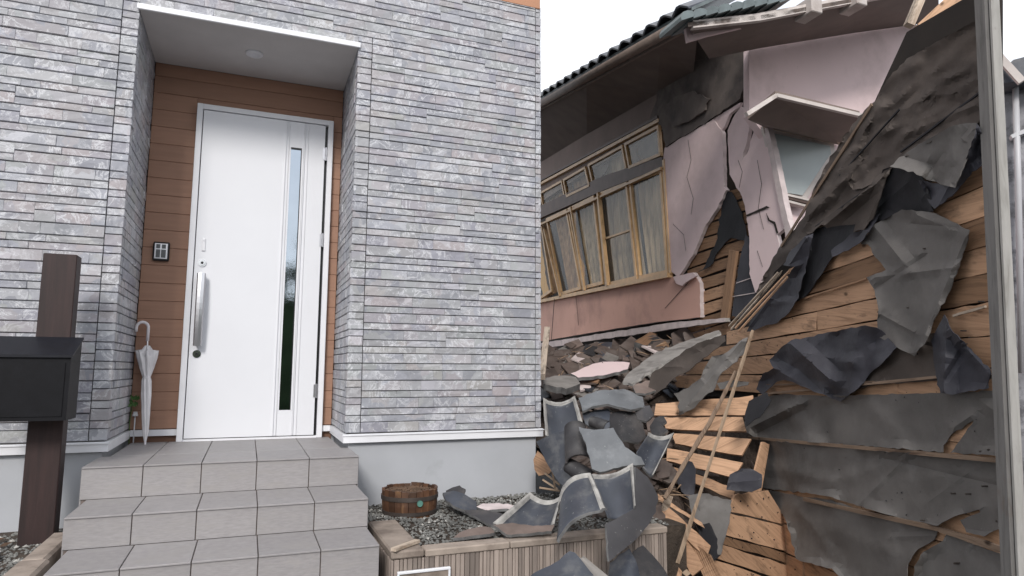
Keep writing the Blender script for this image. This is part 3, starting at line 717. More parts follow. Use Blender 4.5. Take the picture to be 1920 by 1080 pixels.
# ================================================================== PLANTER BED right of the steps
PZ = -.85; CX0 = .644; CYF = 3.12
pb_ = empty('planter_wall', (1.3, CYF, gz), 'low planter wall of vertical ribbed tiles with a concrete cap', 'planter wall')
MB().bbox((CX0, CYF-.01, PZ-.01), (CX0+.155, 3.755, PZ+.028), .008).build('cap_stone', M['kerb'], pb_)
for a, b in ((CX0+.158, 1.22), (1.223, 1.80), (1.803, 2.12)):
    MB().bbox((a, CYF-.01, PZ-.012), (b, CYF+.085, PZ+.022), .006).build('cap_stone', M['kerb'], pb_)
wb = MB(); wb.box((CX0+.012, CYF+.012, gz), (2.11, CYF+.08, PZ-.0125)); wb.box((CX0+.012, CYF+.081, gz), (CX0+.14, 3.75, PZ-.0125)); wb.build('wall_core', M['ribgap'], pb_)
x = CX0; cnt_ = 0; rb_rest = MB()
while x < 2.10:
    wd = random.choice([.014,.018,.022,.026])
    MB().bbox((x+.001, CYF-random.choice([0,.002,.005]), gz), (x+wd-.0018, CYF+.0118, PZ-.0125), .002).build('rib', M['rib'], pb_); x += wd
y = CYF+.002
while y < 3.74:
    wd = random.choice([.018,.024,.03]); MB().bbox((CX0-random.choice([0,.002,.004]), y+.0125, gz), (CX0+.0118, y+.0125+wd-.0018, PZ-.0125), .002).build('rib', M['rib'], pb_); y += wd
pg = MB(); pg.box((CX0+.141, CYF+.0815, gz-.01), (2.3, YF+.02, PZ)); pg.box((.60, 3.757, gz-.01), (CX0+.14, YF+.02, PZ-.002)); tag(pg.build('planter_bed', M['soil']), kind='structure')
for mat_, n_, s__, sd__ in ((M['gravel'], 5200, .0085, 11), (M['gravel_l'], 420, .0085, 12)):
    def smp(r):
        x_, y_ = r.uniform(.61, 2.2), r.uniform(CYF+.09, YF+.015)
        return None if (x_ < CX0+.16 and y_ < 3.76) else Vector((x_, y_, PZ+.003+r.uniform(0,.006)+.02*max(0, noise.noise(Vector((x_*3, y_*3, 1))))))
    tag(rocks('gravel', n_, smp, s__, mat_, seed=sd__), 'grey gravel filling the planter bed beside the steps', 'gravel')
# barrel
bc = Vector((.925, 3.985)); br = .163; bt = PZ+.155
ba = empty('barrel_planter', (bc.x, bc.y, PZ), 'round wooden barrel planter with brown staves on the gravel bed', 'planter')
ns = 24
for i in range(ns):
    a0 = 2*math.pi*i/ns+.008; a1 = 2*math.pi*(i+1)/ns-.008
    s_ = MB(); P = []
    for z, r_ in ((PZ, br*.93), (PZ+.07, br*.99), (bt+random.uniform(-.006,.004), br)):
        for a in (a0, a1):
            for rr in (r_, r_-.016): P.append(Vector((bc.x+rr*math.cos(a), bc.y+rr*math.sin(a), z)))
    F = [(0,1,3,2),(8,10,11,9)]
    for k_ in (0, 4): F += [(k_,k_+2,k_+6,k_+4),(k_+1,k_+5,k_+7,k_+3),(k_,k_+4,k_+5,k_+1),(k_+2,k_+3,k_+7,k_+6)]
    mk('stave', P, F, M['barrel'], ba)
for z0, z1_ in ((PZ+.018, PZ+.038), (PZ+.098, PZ+.122)):
    rr = br*(.955 if z0 < PZ+.05 else 1.0)
    s_ = MB(); s_.lathe((bc.x, bc.y, 0), [(rr-.004, z0), (rr+.0035, z0), (rr+.0045, z1_), (rr-.004, z1_)], 40); s_.build('hoop', M['hoop'], ba)
s_ = MB(); s_.lathe((bc.x, bc.y, bt-.03), [(0,.008),(.08,.006),(br-.015,0),(br-.016,-.03)], 30); s_.build('soil', M['soil'], ba)
def smp2(r):
    a = r.uniform(0, 6.3); q = (br-.022)*math.sqrt(r.random()); return Vector((bc.x+q*math.cos(a), bc.y+q*math.sin(a), bt-.02+r.uniform(0,.004)))
rocks('bark_chips', 700, smp2, .0075, M['bark'], ba, 5)
s_ = MB(); s_.lathe((0,0,0), [(.0,.0),(.018,.0),(.018,.003)], 14)
ang = math.atan2(-bc.y, -bc.x)+.35; q = Vector((bc.x+(br+.006)*math.cos(ang), bc.y+(br+.006)*math.sin(ang), PZ+.09)); rt = Vector((math.cos(ang), math.sin(ang), 0)).to_track_quat('Z', 'Y').to_matrix()
s_.V = [rt @ v + q for v in s_.V]; s_.build('tag', M['teal'], ba)
# nameplate-like frame low on the ribbed wall
na = onY(746, 1076, CYF-.03); nb = onY(846, 1066, CYF-.03)
npn = empty('wall_plate', (na.x, CYF-.02, na.z-.09), 'white framed plate fixed low on the ribbed planter wall', 'plate')
fr = MB(); z1_ = na.z+.004; z0_ = z1_-.11; X0, X1 = na.x, nb.x
fr.bbox((X0, CYF-.024, z1_-.012), (X1, CYF-.008, z1_), .002).bbox((X0, CYF-.024, z0_), (X1, CYF-.008, z0_+.012), .002).bbox((X0, CYF-.0238, z0_+.0121), (X0+.01, CYF-.008, z1_-.0121), .002).bbox((X1-.01, CYF-.0238, z0_+.0121), (X1, CYF-.008, z1_-.0121), .002)
fr.build('frame', M['white'], npn); box('plate', (X0+.0102, CYF-.016, z0_+.0122), (X1-.0102, CYF-.008, z1_-.0122), M['kerb'], npn)
capp = Plane((0, 0, PZ+.032), (0, 0, 1))
tag(bar('wood_scrap', capp, 737, 1034, 783, 1017, .028, .014, M['pale_wood']), 'short white splintered strip on the corner of the planter cap', 'wood scrap')

# ================================================================== COLLAPSED HOUSE: frames of reference
def vplane(px, py, d, vpx, lean=0):
    p = at(px, py, d); r_ = ray(vpx, 690); dr = Vector((r_.x, r_.y, 0)).normalized(); n = dr.cross(Vector((0,0,1)))
    return Plane(p, n), dr
PA, dA = vplane(1455, 430, 5.4, 600)                      # side wall with the windows
dFv = Vector((dA.y, -dA.x, 0)).normalized(); PF = Plane(PA.hit(1455, 430), dA)   # gable wall towards the street
PBp, dB = vplane(1880, 600, 2.6, 850)                     # stripped lath wall nearest the camera

# rubble heap
ctl = [(1015,760,4.9),(1015,648,10.5),(1120,645,8.6),(1250,640,7.0),(1250,760,4.95),(1200,850,4.4),(1120,900,4.2),(1210,960,3.9),(1240,1080,3.6),(1120,1085,3.6),
       (1440,780,4.75),(1380,650,5.3),(1010,900,4.9),(1015,820,4.8),(1140,730,5.3),(1100,700,6.2),(1330,610,6.6)]
C3 = [at(x, y, d) for x, y, d in ctl] + [Vector((2.2,3.0,gz-.03)),Vector((2.9,2.2,gz-.1)),Vector((1.6,3.0,gz-.1)),Vector((2.0,12,.2)),Vector((5.5,12,.3)),Vector((2.0,7,0.0)),Vector((6.5,5,.0)),Vector((5,2.5,gz))]+[Vector((*PBp.hit(x, 900, o).xy, z)) for x, o, z in ((1345,.1,gz-.2),(1345,-.2,gz-.1),(1420,.15,gz-.25),(1500,.2,gz-.2),(1600,.2,gz-.1),(1850,.2,gz-.1),(1300,.05,-1.45))]+[Vector((5,2.6,gz)),Vector((2.0,2.4,gz-.1))]
def hz(x, y):
    sw = sz = 0
    for c in C3:
        w_ = 1/(((c.x-x)**2+(c.y-y)**2)+.02)**1.8; sw += w_; sz += w_*c.z
    return sz/sw
V = []; F = []; nx_, ny_ = 56, 90
for j in range(ny_+1):
    for i in range(nx_+1):
        x = 1.93+5*i/nx_; y = 2.2+10.5*(j/ny_)**1.3
        V.append((x, y, hz(x, y)-.06+.05*noise.fractal(Vector((x*3, y*3, 0)), 1, 2, 4)))
for j in range(ny_):
    for i in range(nx_): a = j*(nx_+1)+i; F.append((a, a+1, a+nx_+2, a+nx_+1))
heap = mk('rubble_heap', V, F, M['earth'], None, smooth=True); tag(heap, kind='structure')

# ---- the house behind
ch = empty('collapsed_house', tuple(Vector((*PA.hit(1310, 600).xy, gz))), 'collapsed pink stucco house with cracked wall and hanging windows', 'house')
A = PA
# inside: dark backing, studs
sheet('interior', [(985,330),(1250,170),(1420,170),(1480,440),(1420,620),(1300,650),(985,660)], A, M['dark'], ch, .02, off=-.75, jag=0, crumple=0, grid=60, step=60)
# wall strip under the eave
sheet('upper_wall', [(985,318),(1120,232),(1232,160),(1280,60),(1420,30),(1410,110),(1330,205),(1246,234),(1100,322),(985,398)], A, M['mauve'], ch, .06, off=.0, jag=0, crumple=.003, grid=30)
# eave: soffit, fascia, tiles
EV = [(985,222),(1015,205),(1240,80),(1330,30)]
def strip3(name, pts_a, pts_b, th, mat, parent, dirv):
    V = [p for p in pts_a]+[p for p in pts_b]; n = len(pts_a); V += [v+dirv*th for v in V]; F = []
    for i in range(n-1):
        F += [(i,i+1,n+i+1,n+i),(2*n+i,3*n+i,3*n+i+1,2*n+i+1),(i,2*n+i,2*n+i+1,i+1),(n+i,n+i+1,3*n+i+1,3*n+i)]
    F += [(0,n,3*n,2*n),(n-1,3*n-1,4*n-1,2*n-1)]
    o = mk(name, V, F, mat, parent); uv_along(o, pts_a[-1]-pts_a[0], pts_b[0]-pts_a[0], pts_a[0]); return o
e_out = [A.hit(x, y, .62) for x, y in ((985,219),(1100,155),(1240,79),(1310,41))]
e_in = [A.hit(x, y, -.0) for x, y in ((985,322),(1100,252),(1232,176),(1300,140))]
strip3('soffit', e_out, e_in, .03, M['eave'], ch, Vector((0,0,1)))
for i in range(3):
    pass
fa = e_out[0]+Vector((0,0,-.03)); fb = e_out[-1]+Vector((0,0,-.03)); nn_ = A.n
strip3('fascia', [fa+nn_*.02, fb+nn_*.02], [fa+nn_*.02+Vector((0,0,.13)), fb+nn_*.02+Vector((0,0,.13))], .025, M['fascia'], ch, -nn_)
# gutter
s_ = MB(); s_.tube([fa+nn_*.06+Vector((0,0,.06)), fb+nn_*.06+Vector((0,0,.06))], .05, 10); s_.build('gutter', M['fascia'], ch, True)
# main roof slope with tile rows
L_ = (fb-fa).length; dirL = (fb-fa).normalized(); upv = (-nn_*.86+Vector((0,0,.5))).normalized()
rs = fa+nn_*.06+Vector((0,0,.12))
strip3('roof', [rs, rs+dirL*L_], [rs+upv*1.7, rs+dirL*L_+upv*1.7], .05, M['roofroof'], ch, Vector((0,0,.6))-Vector((0,0,.0)))
nt_ = int(L_/.27)
for i in range(nt_):
    for j in range(2):
        c = rs+dirL*(i+.5)*L_/nt_+upv*(.10+.25*j)+Vector((0,0,.055+.01*j)); a = dirL*(L_/nt_*.49); b = upv*.14; nv = a.cross(b).normalized(); nv = nv if nv.z > 0 else -nv
        V = []; 
        for u in (-1,-.6,-.2,.2,.6,1):
            for v in (-1, 1): V.append(c+a*u+b*v+nv*(.03*math.cos(u*2.4)+.018*(v < 0)))
        k_ = len(V); V += [p-nv*.018 for p in V]
        F = []
        for q_ in range(5): F += [(2*q_,2*q_+2,2*q_+3,2*q_+1),(k_+2*q_,k_+2*q_+1,k_+2*q_+3,k_+2*q_+2),(2*q_,k_+2*q_,k_+2*q_+2,2*q_+2),(2*q_+1,2*q_+3,k_+2*q_+3,k_+2*q_+1)]
        F += [(0,1,k_+1,k_),(10,k_+10,k_+11,11)]
        mk('roof_tile', V, F, M['kawara'], ch)
# stucco pieces on the side wall
sheet('stucco_panel', [(1246,277),(1337,223),(1355,250),(1357,350),(1362,356),(1345,390),(1323,422),(1300,477),(1271,520),(1257,508),(1250,395),(1244,300)], A, M['pink'], ch, .035, off=.03, jag=1.0, crumple=.002, edge=M['pinkedge'])
sheet('stucco_panel', [(1364,245),(1374,222),(1389,200),(1402,218),(1407,228),(1401,262),(1390,303),(1403,282),(1413,248),(1417,232),(1432,241),(1441,268),(1456,340),(1474,425),(1457,440),(1461,465),(1440,505),(1416,549),(1405,513),(1405,445),(1400,404),(1391,368),(1368,327),(1366,286)], A, M['pink'], ch, .035, off=.05, jag=1.0, crumple=.002, edge=M['pinkedge'])
sheet('stucco_panel', [(1337,223),(1364,207),(1388,192),(1386,200),(1368,214),(1358,238),(1352,246)], A, M['pink'], ch, .03, off=.02, jag=.8, crumple=.002, edge=M['pinkedge'])
sheet('crack', [(1399,403),(1437,386),(1443,389),(1401,406)], A, M['dark'], ch, .002, off=.056, jag=.4, step=6, crumple=0)
sheet('crack', [(1436,399),(1443,412),(1453,416),(1459,436),(1456,438),(1450,420),(1440,414)], A, M['dark'], ch, .002, off=.056, jag=.4, step=6, crumple=0)
# corner board / return of the gable
sheet('corner_board', [(1411,214),(1424,232),(1440,240),(1452,290),(1477,412),(1486,436),(1474,446),(1455,355),(1438,272)], A, M['pinkedge'], ch, .05, off=.07, jag=.5, crumple=.001)
# lower band: pink stucco with warm low-sun light put into its colour
sheet('lower_wall', [(985,574),(1100,552),(1262,519),(1300,511),(1312,531),(1313,595),(1228,604),(1100,625),(985,645)], A, M['salmon'], ch, .05, off=.02, jag=.6, crumple=.002, edge=M['pinkedge'])
sheet('wall_flap', [(1262,519),(1298,511),(1306,517),(1285,530),(1279,536),(1268,532)], A, M['pink'], ch, .02, off=.055, jag=.6, edge=M['pinkedge'])
bar('crack', A, 1290, 530, 1247, 578, .006, .002, M['dark'], ch, .026)
bar('crack', A, 1080, 556, 1085, 610, .006, .002, M['dark'], ch, .026)
sheet('sill_ledge', [(985,648),(1100,630),(1250,606),(1359,596),(1361,603),(1300,611),(1228,622),(1100,640),(985,660)], A, M['pinkedge'], ch, .05, off=.06, jag=.8, crumple=.004, edge=M['cement'])
# grey plaster torn under the eave
sheet('torn_plaster', [(1218,222),(1228,196),(1237,150),(1340,100),(1400,95),(1400,150),(1387,185),(1364,202),(1328,226),(1290,250),(1248,276),(1240,236)], A, M['plaster'], ch, .03, off=.04, jag=2.2, crumple=.012, edge=M['dark'])
sheet('torn_plaster', [(1244,210),(1262,182),(1300,170),(1330,186),(1322,206),(1290,228),(1262,236)], A, M['plaster'], ch, .02, off=.075, jag=2.2, crumple=.012)
# lath behind the hole
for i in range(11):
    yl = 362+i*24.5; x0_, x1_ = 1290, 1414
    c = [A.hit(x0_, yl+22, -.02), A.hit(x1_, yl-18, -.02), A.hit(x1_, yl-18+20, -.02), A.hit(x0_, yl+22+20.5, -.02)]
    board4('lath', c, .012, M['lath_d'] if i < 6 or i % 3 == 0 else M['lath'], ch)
sheet('dark_felt', [(1318,505),(1342,455),(1352,395),(1362,358),(1372,360),(1388,392),(1400,440),(1402,452),(1370,446),(1348,470),(1330,500),(1304,512)], A, M['felt_k'], ch, .004, off=.006, jag=2, crumple=.006)
bar('stud', A, 1379, 470, 1362, 600, .11, .03, M['lath_d'], ch, .0)
sheet('felt', [(1398,440),(1407,448),(1407,513),(1418,552),(1424,586),(1392,596),(1372,592),(1378,540),(1386,490)], A, M['felt_d'], ch, .004, off=.03, jag=1.2)
for (x0_, y0_, x1_, y1_) in ((1380,531,1412,520),(1374,556,1416,549)):
    bar('chalk_line', A, x0_, y0_, x1_, y1_, .007, .001, M['pinkedge'], ch, .037)
for P_ in ([(1290,262),(1296,300),(1288,332),(1300,372),(1296,402)],[(1384,300),(1392,322),(1386,352)],[(1420,300),(1428,345),(1422,390),(1432,430)],[(1262,420),(1282,440),(1286,470)],[(1420,470),(1430,500)]):
    for a_, b_ in zip(P_[:-1], P_[1:]): bar('crack', A, a_[0], a_[1], b_[0], b_[1], .0035, .002, M['plaster'], ch, .033 if P_[0][0] < 1340 else .053)
# windows
def wbar(parent, name, x0, y0, x1, y1, wd, th=.05, mat='frame', off=.0): return bar(name, A, x0, y0, x1, y1, wd, th, M[mat], parent, off)
bar('window_rail', A, 985, 362, 1242, 226, .04, .05, M['frame'], ch, .0)
bar('window_rail', A, 985, 356, 1240, 220, .03, .05, M['framed'], ch, .0)
bar('window_rail', A, 985, 436, 1246, 308, .11, .06, M['framed'], ch, .0) if False else None
sheet('window_rail', [(985,412),(1100,340),(1242,296),(1243,312),(1110,362),(985,430)], A, M['framed'], ch, .05, off=.04, jag=0, crumple=0) if False else None
sheet('window_rail', [(985,402),(1017,384),(1130,330),(1240,294),(1243,313),(1135,355),(1017,407),(985,426)], A, M['framed'], ch, .06, off=.04, jag=0, crumple=.001)
def win(pts, mat_c, mid=None, coff=-.1, rails=True, fw_=.03):
    wn = sheet('window_pane', pts, A, M['glass'], None, .004, off=-.01, jag=0, crumple=0, grid=200, step=200)
    return wn
WIN = [  # outline px TL TR BR BL, curtain material
 ([(990,432),(1017,419),(1037,545),(1010,563)], 'curtain_b'),
 ([(1028,412),(1065,395),(1092,540),(1055,551)], 'curtain_b'),
 ([(1069,393),(1116,370),(1133,530),(1096,540)], 'curtain'),
 ([(1124,366),(1178,345),(1197,521),(1140,534)], 'curtain'),
 ([(1185,342),(1243,320),(1255,510),(1203,521)], 'curtain'),
 ([(990,382),(1008,372),(1014,392),(990,402)], 'curtain_b'),
 ([(1017,362),(1056,340),(1062,370),(1021,388)], 'curtain_b'),
 ([(1060,338),(1100,315),(1108,348),(1066,368)], 'curtain_b'),
 ([(1107,310),(1170,275),(1178,318),(1115,345)], 'curtain'),
 ([(1176,271),(1238,238),(1242,290),(1184,314)], 'curtain_b')]
for k_, (P4, cm) in enumerate(WIN):
    tl, tr, brr, bl = P4; big = k_ < 5
    ww = .045 if big else .035
    off_ = .012*(k_ % 2)
    # frame as a part with pane and curtain under it
    cor = [A.hit(*p, off_) for p in P4]; cn_ = sum(cor, Vector())/4
    fm = MB()
    for i in range(4):
        a, b = cor[i], cor[(i+1) % 4]; d = (b-a).normalized(); s2 = A.n.cross(d).normalized()*ww/2; n2 = A.n*.035
        ia, ib = (a-d*ww/2, b+d*ww/2) if i % 2 == 0 else (a+d*ww/2, b-d*ww/2)
        fm.prism([ia-s2, ib-s2, ib+s2, ia+s2], [ia-s2+n2, ib-s2+n2, ib+s2+n2, ia+s2+n2])
    if k_ == 3:
        a = A.hit(1131, 450, off_); b = A.hit(1187, 431, off_); d = (b-a).normalized(); s2 = A.n.cross(d)*.012; n2 = A.n*.03
        fm.prism([a-s2, b-s2, b+s2, a+s2], [a-s2+n2, b-s2+n2, b+s2+n2, a+s2+n2])
    f_ = fm.build('window', M['frame'], ch)
    mk('pane', [c+A.n*.010 for c in cor]+[c+A.n*.014 for c in cor], [(3,2,1,0),(4,5,6,7),(0,1,5,4),(1,2,6,5),(2,3,7,6),(3,0,4,7)], M['glass'], f_)
    # wavy curtain
    V = []; F = []; nn2 = 24; cut = 1.0
    for i in range(nn2+1):
        u = i/nn2; t3 = cor[0].lerp(cor[1], u); b3 = cor[3].lerp(cor[2], u)
        wv_ = -A.n*(.10+.022*math.sin(u*34+k_)+.012*math.sin(u*77))
        for v in (0, .33, .66, 1): V.append(t3.lerp(b3, v)+wv_+(cor[1]-cor[0]).normalized()*(.02*math.sin(v*4+k_)))
    for i in range(nn2):
        for v in range(3): F.append((i*4+v, i*4+4+v, i*4+5+v, i*4+1+v))
    mk('curtain', V, F, M[cm], f_, smooth=True)
# warm low-sun glow painted as yellow strips between the sashes
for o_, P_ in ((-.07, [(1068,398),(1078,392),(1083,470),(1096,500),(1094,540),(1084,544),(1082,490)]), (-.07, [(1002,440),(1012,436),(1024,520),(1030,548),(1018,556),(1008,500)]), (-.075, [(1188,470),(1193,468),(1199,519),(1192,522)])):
    sheet('painted_glow', P_, A, M['glow_y'], ch, .003, off=-.03, jag=1.0, crumple=.003)
for P_, m_ in (([(1110,312),(1148,290),(1136,322),(1118,341)], 'plaster'), ([(1196,262),(1236,240),(1240,286),(1210,300),(1196,290)], 'plaster'), ([(1180,272),(1206,256),(1192,280),(1198,300),(1186,312)], 'kawara_br')):
    sheet('broken_board', P_, A, M[m_], ch, .01, off=-.045, jag=1.5)
bar('sill', A, 985, 572, 1262, 516, .05, .07, M['frame'], ch, .0)
bar('window_post', A, 1126, 362, 1144, 536, .035, .05, M['frame'], ch, .03)
bar('window_post', A, 1249, 300, 1262, 514, .035, .04, M['frame'], ch, .0)
bar('window_head', A, 985, 436, 1246, 316, .03, .05, M['frame'], ch, .015)
bar('loose_frame', A, 1022, 430, 1052, 556, .03, .03, M['frame'], ch, .06)
bar('loose_frame', A, 1072, 388, 1098, 545, .03, .03, M['frame'], ch, .05)
# --- gable wall facing the street
Fp = PF
sheet('gable_wall', [(1405,60),(1470,40),(1700,20),(1760,110),(1760,640),(1492,640),(1484,430),(1478,424),(1455,345),(1440,262),(1405,215)], Fp, M['pink'], ch, .08, off=-.02, jag=0, crumple=.002, grid=40)
wf = sheet('window', [(1430,236),(1563,266),(1566,288),(1510,378),(1466,372)], Fp, M['verge'], ch, .03, off=.01, jag=0, crumple=0)
sheet('pane', [(1438,247),(1556,274),(1558,288),(1505,366),(1472,361)], Fp, M['frost'], wf, .005, off=.03, jag=0, crumple=0)
for (a, b, c, d) in ((1466,368,1512,379),(1467,374,1508,384),(1468,380,1506,390)): bar('sill_rail', Fp, a, b, c, d, .018, .06, M['framed'] if b == 374 else M['verge'], wf, .02)
hood_out = [Fp.hit(x, y, .5) for x, y in ((1402,222),(1454,180),(1609,218))]
hi = [Fp.hit(1402, 224, .40), Fp.hit(1454, 180, .62), Fp.hit(1612, 218, .62), Fp.hit(1577, 272, .02), Fp.hit(1432, 238, .02)]
s_ = MB(); s_.prism(hi, [p+Vector((0,0,.04)) for p in hi]); s_.build('hood', M['eave'], ch)
bar('hood_fascia', Plane(hi[1], Fp.n), 1452, 181, 1614, 219, .026, .03, M['verge'], ch)
bar('hood_fascia', Plane(hi[1], Fp.n), 1397, 216, 1452, 181, .03, .03, M['verge'], ch)
bar('hood_trim', Plane(hi[4], Fp.n), 1432, 236, 1574, 269, .03, .05, M['pale_wood'], ch)
# verge of the main gable: pale boards, soffit, tiles
vp_ = Plane(Fp.hit(1430, 30, .75), Fp.n)
sheet('verge_board', [(1300,38),(1413,26),(1500,10),(1640,-18),(1760,-40),(1760,-26),(1640,-2),(1500,24),(1427,38),(1300,52)], vp_, M['verge'], ch, .04, jag=0, crumple=0)
va = [vp_.hit(x, y) for x, y in ((1290,50),(1427,36),(1600,4),(1760,-30))]; vb = [Fp.hit(x, y, 0) for x, y in ((1330,110),(1427,90),(1600,62),(1760,40))]
strip3('verge_soffit', va, vb, .03, M['eave'], ch, Vector((0,0,1)))
for (x, y) in ((1522, 12), (1606, -2)):
    p = vp_.hit(x, y, .0); box('bracket', p+Vector((-.05,-.05,-.07)), p+Vector((.05,.12,.05)), M['verge'], ch, .006)
sheet('gable_panel', [(1284,42),(1300,28),(1420,14),(1425,44),(1330,66),(1290,78)], Plane(Fp.hit(1430,30,.6), Fp.n), M['pink'], ch, .03, jag=0, crumple=.002)
for i in range(9):
    x = 1290+i*23; y = 26-i*4.2; s_ = MB()
    a = vp_.hit(x-13, y+5, .05); b = vp_.hit(x+13, y-2, .05); mid_ = vp_.hit(x, y-7, .05); mid2 = vp_.hit(x-9, y-4, .05); mid3 = vp_.hit(x+8, y-6, .05); lo1 = vp_.hit(x-12, y+12, .05); lo2 = vp_.hit(x+13, y+4, .05)
    f1 = [a, mid2, mid_, mid3, b, lo2, lo1]; s_.prism(f1, [p-Fp.n*.3+Vector((0,0,.02)) for p in f1]); s_.build('roof_tile', M['roofroof'], ch)
# rafters and broken planks at the top, near the stripped wall
for k_, (a, b, c, d, wd, m_) in enumerate(((1722,62,1812,-22,.085,'lath'),(1750,66,1838,-14,.07,'lath_d'),(1772,52,1800,6,.05,'pale_wood'),(1700,52,1726,-10,.05,'pale_wood'),(1780,80,1862,-10,.10,'lath_d'))):
    bar('rafter', Plane(at(1780, 20, 4.0+.08*k_), (-.4,-.9,0)), a, b, c, d, wd, .05, M[m_], ch)

# ================================================================== THE STRIPPED LATH WALL
B = PBp
lw = empty('stripped_wall', tuple(Vector((*B.hit(1600, 900).xy, gz))), 'torn wall of bare wooden boards hung with ripped grey roofing felt', 'wall')
Yr = [60,130,200,270,335,395,452,506,562,627,700,770,840,911,980,1050,1120,1190,1260]
Yl = [400,430,455,478,502,535,562,595,628,662,702,742,790,838,885,930,985,1040,1100]
def yat(i, x): return Yl[i]+(Yr[i]-Yl[i])*(x-1480)/400
def x_left(i):
    if i < 7: return max(1380, 1650-(yat(i, 1560)-190)*.62)
    return [1362,1318,1285,1262,1420,1424,1428,1405,1372,1352,1335,1330][i-7]
NR = len(Yr)-1
bw = MB()
for i in range(NR):
    xl = x_left(i); cuts = [xl]
    x = xl
    while x < 1872:
        x += random.choice([170, 240, 330, 420]); cuts.append(min(x, 1872))
        if cuts[-1] > 1800: cuts[-1] = 1872; break
    for a, b in zip(cuts[:-1], cuts[1:]):
        o1 = random.uniform(-.006, .008); o2 = o1+random.uniform(-.004, .006)
        gp_ = 2.6
        c = [B.hit(a+1, yat(i, a)+gp_*.5, o1), B.hit(b-1, yat(i, b)+gp_*.5, o1), B.hit(b-1, yat(i+1, b)-gp_*.5, o2), B.hit(a+1, yat(i+1, a)-gp_*.5, o2)]
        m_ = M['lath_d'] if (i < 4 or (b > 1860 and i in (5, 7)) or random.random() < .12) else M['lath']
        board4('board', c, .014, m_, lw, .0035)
DP = plane3((1478,985,4.32),(1340,1046,3.80),(1376,925,4.0))
for q, m_ in ((((1377,928),(1440,920),(1480,985),(1367,958)),'lath'),(((1366,961),(1482,990),(1498,1040),(1355,1002)),'lath'),(((1354,1005),(1500,1044),(1504,1064),(1349,1017)),'lath_d'),
              (((1348,1020),(1504,1068),(1516,1104),(1340,1046)),'lath'),(((1339,1049),(1510,1108),(1510,1140),(1330,1076)),'lath'),(((1329,1079),(1500,1142),(1500,1180),(1318,1110)),'lath')):
    board4('board', [DP.hit(x, y, random.uniform(0, .012)) for x, y in q], .014, M[m_], lw, .005)
board4('board', [DP.hit(x, y, -.06) for x, y in ((1428,828),(1442,832),(1430,920),(1404,925))], .014, M['lath'], lw, .004)
# dark backing sheet against see-through, and studs behind the boards
sheet('backing', [(1700,60),(1872,-40),(1872,1120),(1345,1120),(1382,940),(1432,880),(1430,745),(1280,742),(1290,690),(1350,640),(1378,612),(1430,540),(1560,330),(1640,190)], B, M['dark'], lw, .02, off=-.035, jag=0, crumple=0, grid=60, step=40)
for x in (1520, 1640, 1760):
    bar('stud', B, x, 300 if x > 1600 else 480, x+14, 1085, .09, .08, M['lath_d'], lw, -.14)
# outer post
bar('corner_post', B, 1856, -40, 1914, 1150, .048, .050, M['grey_post'], lw, .045)
bar('post_edge', B, 1870, -40, 1929, 1150, .010, .036, M['post_pale'], lw, .045)
# felt sheets, plus black ones that paint shaded openings
def felt(pts, mat='felt', off=.012, **kw):
    kw.setdefault('auto', 5); kw.setdefault('curl', .04); kw.setdefault('jag', 1.9)
    return sheet('felt_or_shade_sheet', pts, B, M[mat], lw, .0035, off=off, **kw)
felt([(1700,110),(1770,70),(1848,30),(1852,180),(1855,236),(1831,240),(1786,240),(1672,312),(1658,326),(1636,354),(1560,408),(1536,424),(1509,446),(1463,500),(1452,510),(1440,530),(1425,555),(1418,548),(1440,505),(1459,467),(1509,404),(1522,363),(1548,310),(1572,272),(1609,218),(1640,190),(1663,150)], 'felt_b', .012, folds=[(1650,200,1480,470,.03,26),(1740,180,1500,420,.02,22),(1840,180,1560,420,.018,20)], crumple=.012, cs=7, jag=2, corr=.010, grid=6, auto=8)
felt([(1690,205),(1760,178),(1846,172),(1850,226),(1800,238),(1700,292),(1640,345),(1600,356),(1590,340),(1640,270)], 'felt_b', .030, crumple=.012, cs=8, jag=2.5, corr=.006, grid=6)
for (a, b, c, d, wd) in ((1688,205,1575,330,.007),(1846,168,1690,285,.008),(1660,330,1530,425,.007),(1636,196,1466,462,.020)):
    bar('batten', B, a, b, c, d, wd, .007, M['felt_k'] if wd < .01 else M['batten'], lw, .036, wob=.3)
# shadowed hole under the big flap, its shade painted as a black sheet
felt([(1655,318),(1674,312),(1727,325),(1745,372),(1750,396),(1736,400),(1690,398),(1640,418),(1612,446),(1618,400),(1640,360)], 'felt_k', .016, crumple=.01)
felt([(1831,232),(1846,262),(1858,296),(1850,306),(1822,322),(1790,362),(1752,392),(1742,380),(1722,338),(1763,345),(1790,350),(1826,259)], 'felt_d', .030, folds=[(1835,240,1760,385,.05,30)], crumple=.01)
felt([(1668,312),(1700,286),(1745,258),(1786,236),(1831,230),(1830,252),(1812,300),(1790,352),(1763,346),(1727,330),(1695,318)], 'felt', .055, folds=[(1668,312,1727,330,.05,26),(1786,236,1790,350,.02,40)], crumple=.008)
felt([(1522,431),(1568,418),(1604,408),(1625,412),(1600,440),(1568,470),(1545,506),(1510,556),(1494,566),(1500,520),(1507,480)], 'felt_k', .02, crumple=.01)  # gap between the flaps, its darkness painted as a black sheet
felt([(1536,420),(1572,392),(1636,350),(1668,318),(1656,352),(1640,402),(1620,431),(1600,436),(1604,420),(1568,424),(1550,428)], 'felt_b', .055, folds=[(1655,330,1545,424,.04,18),(1655,350,1620,430,.02,14)], crumple=.008)
felt([(1558,470),(1600,436),(1618,431),(1622,416),(1636,404),(1650,400),(1620,448),(1590,470),(1560,482)], 'felt_d', .04, crumple=.01)
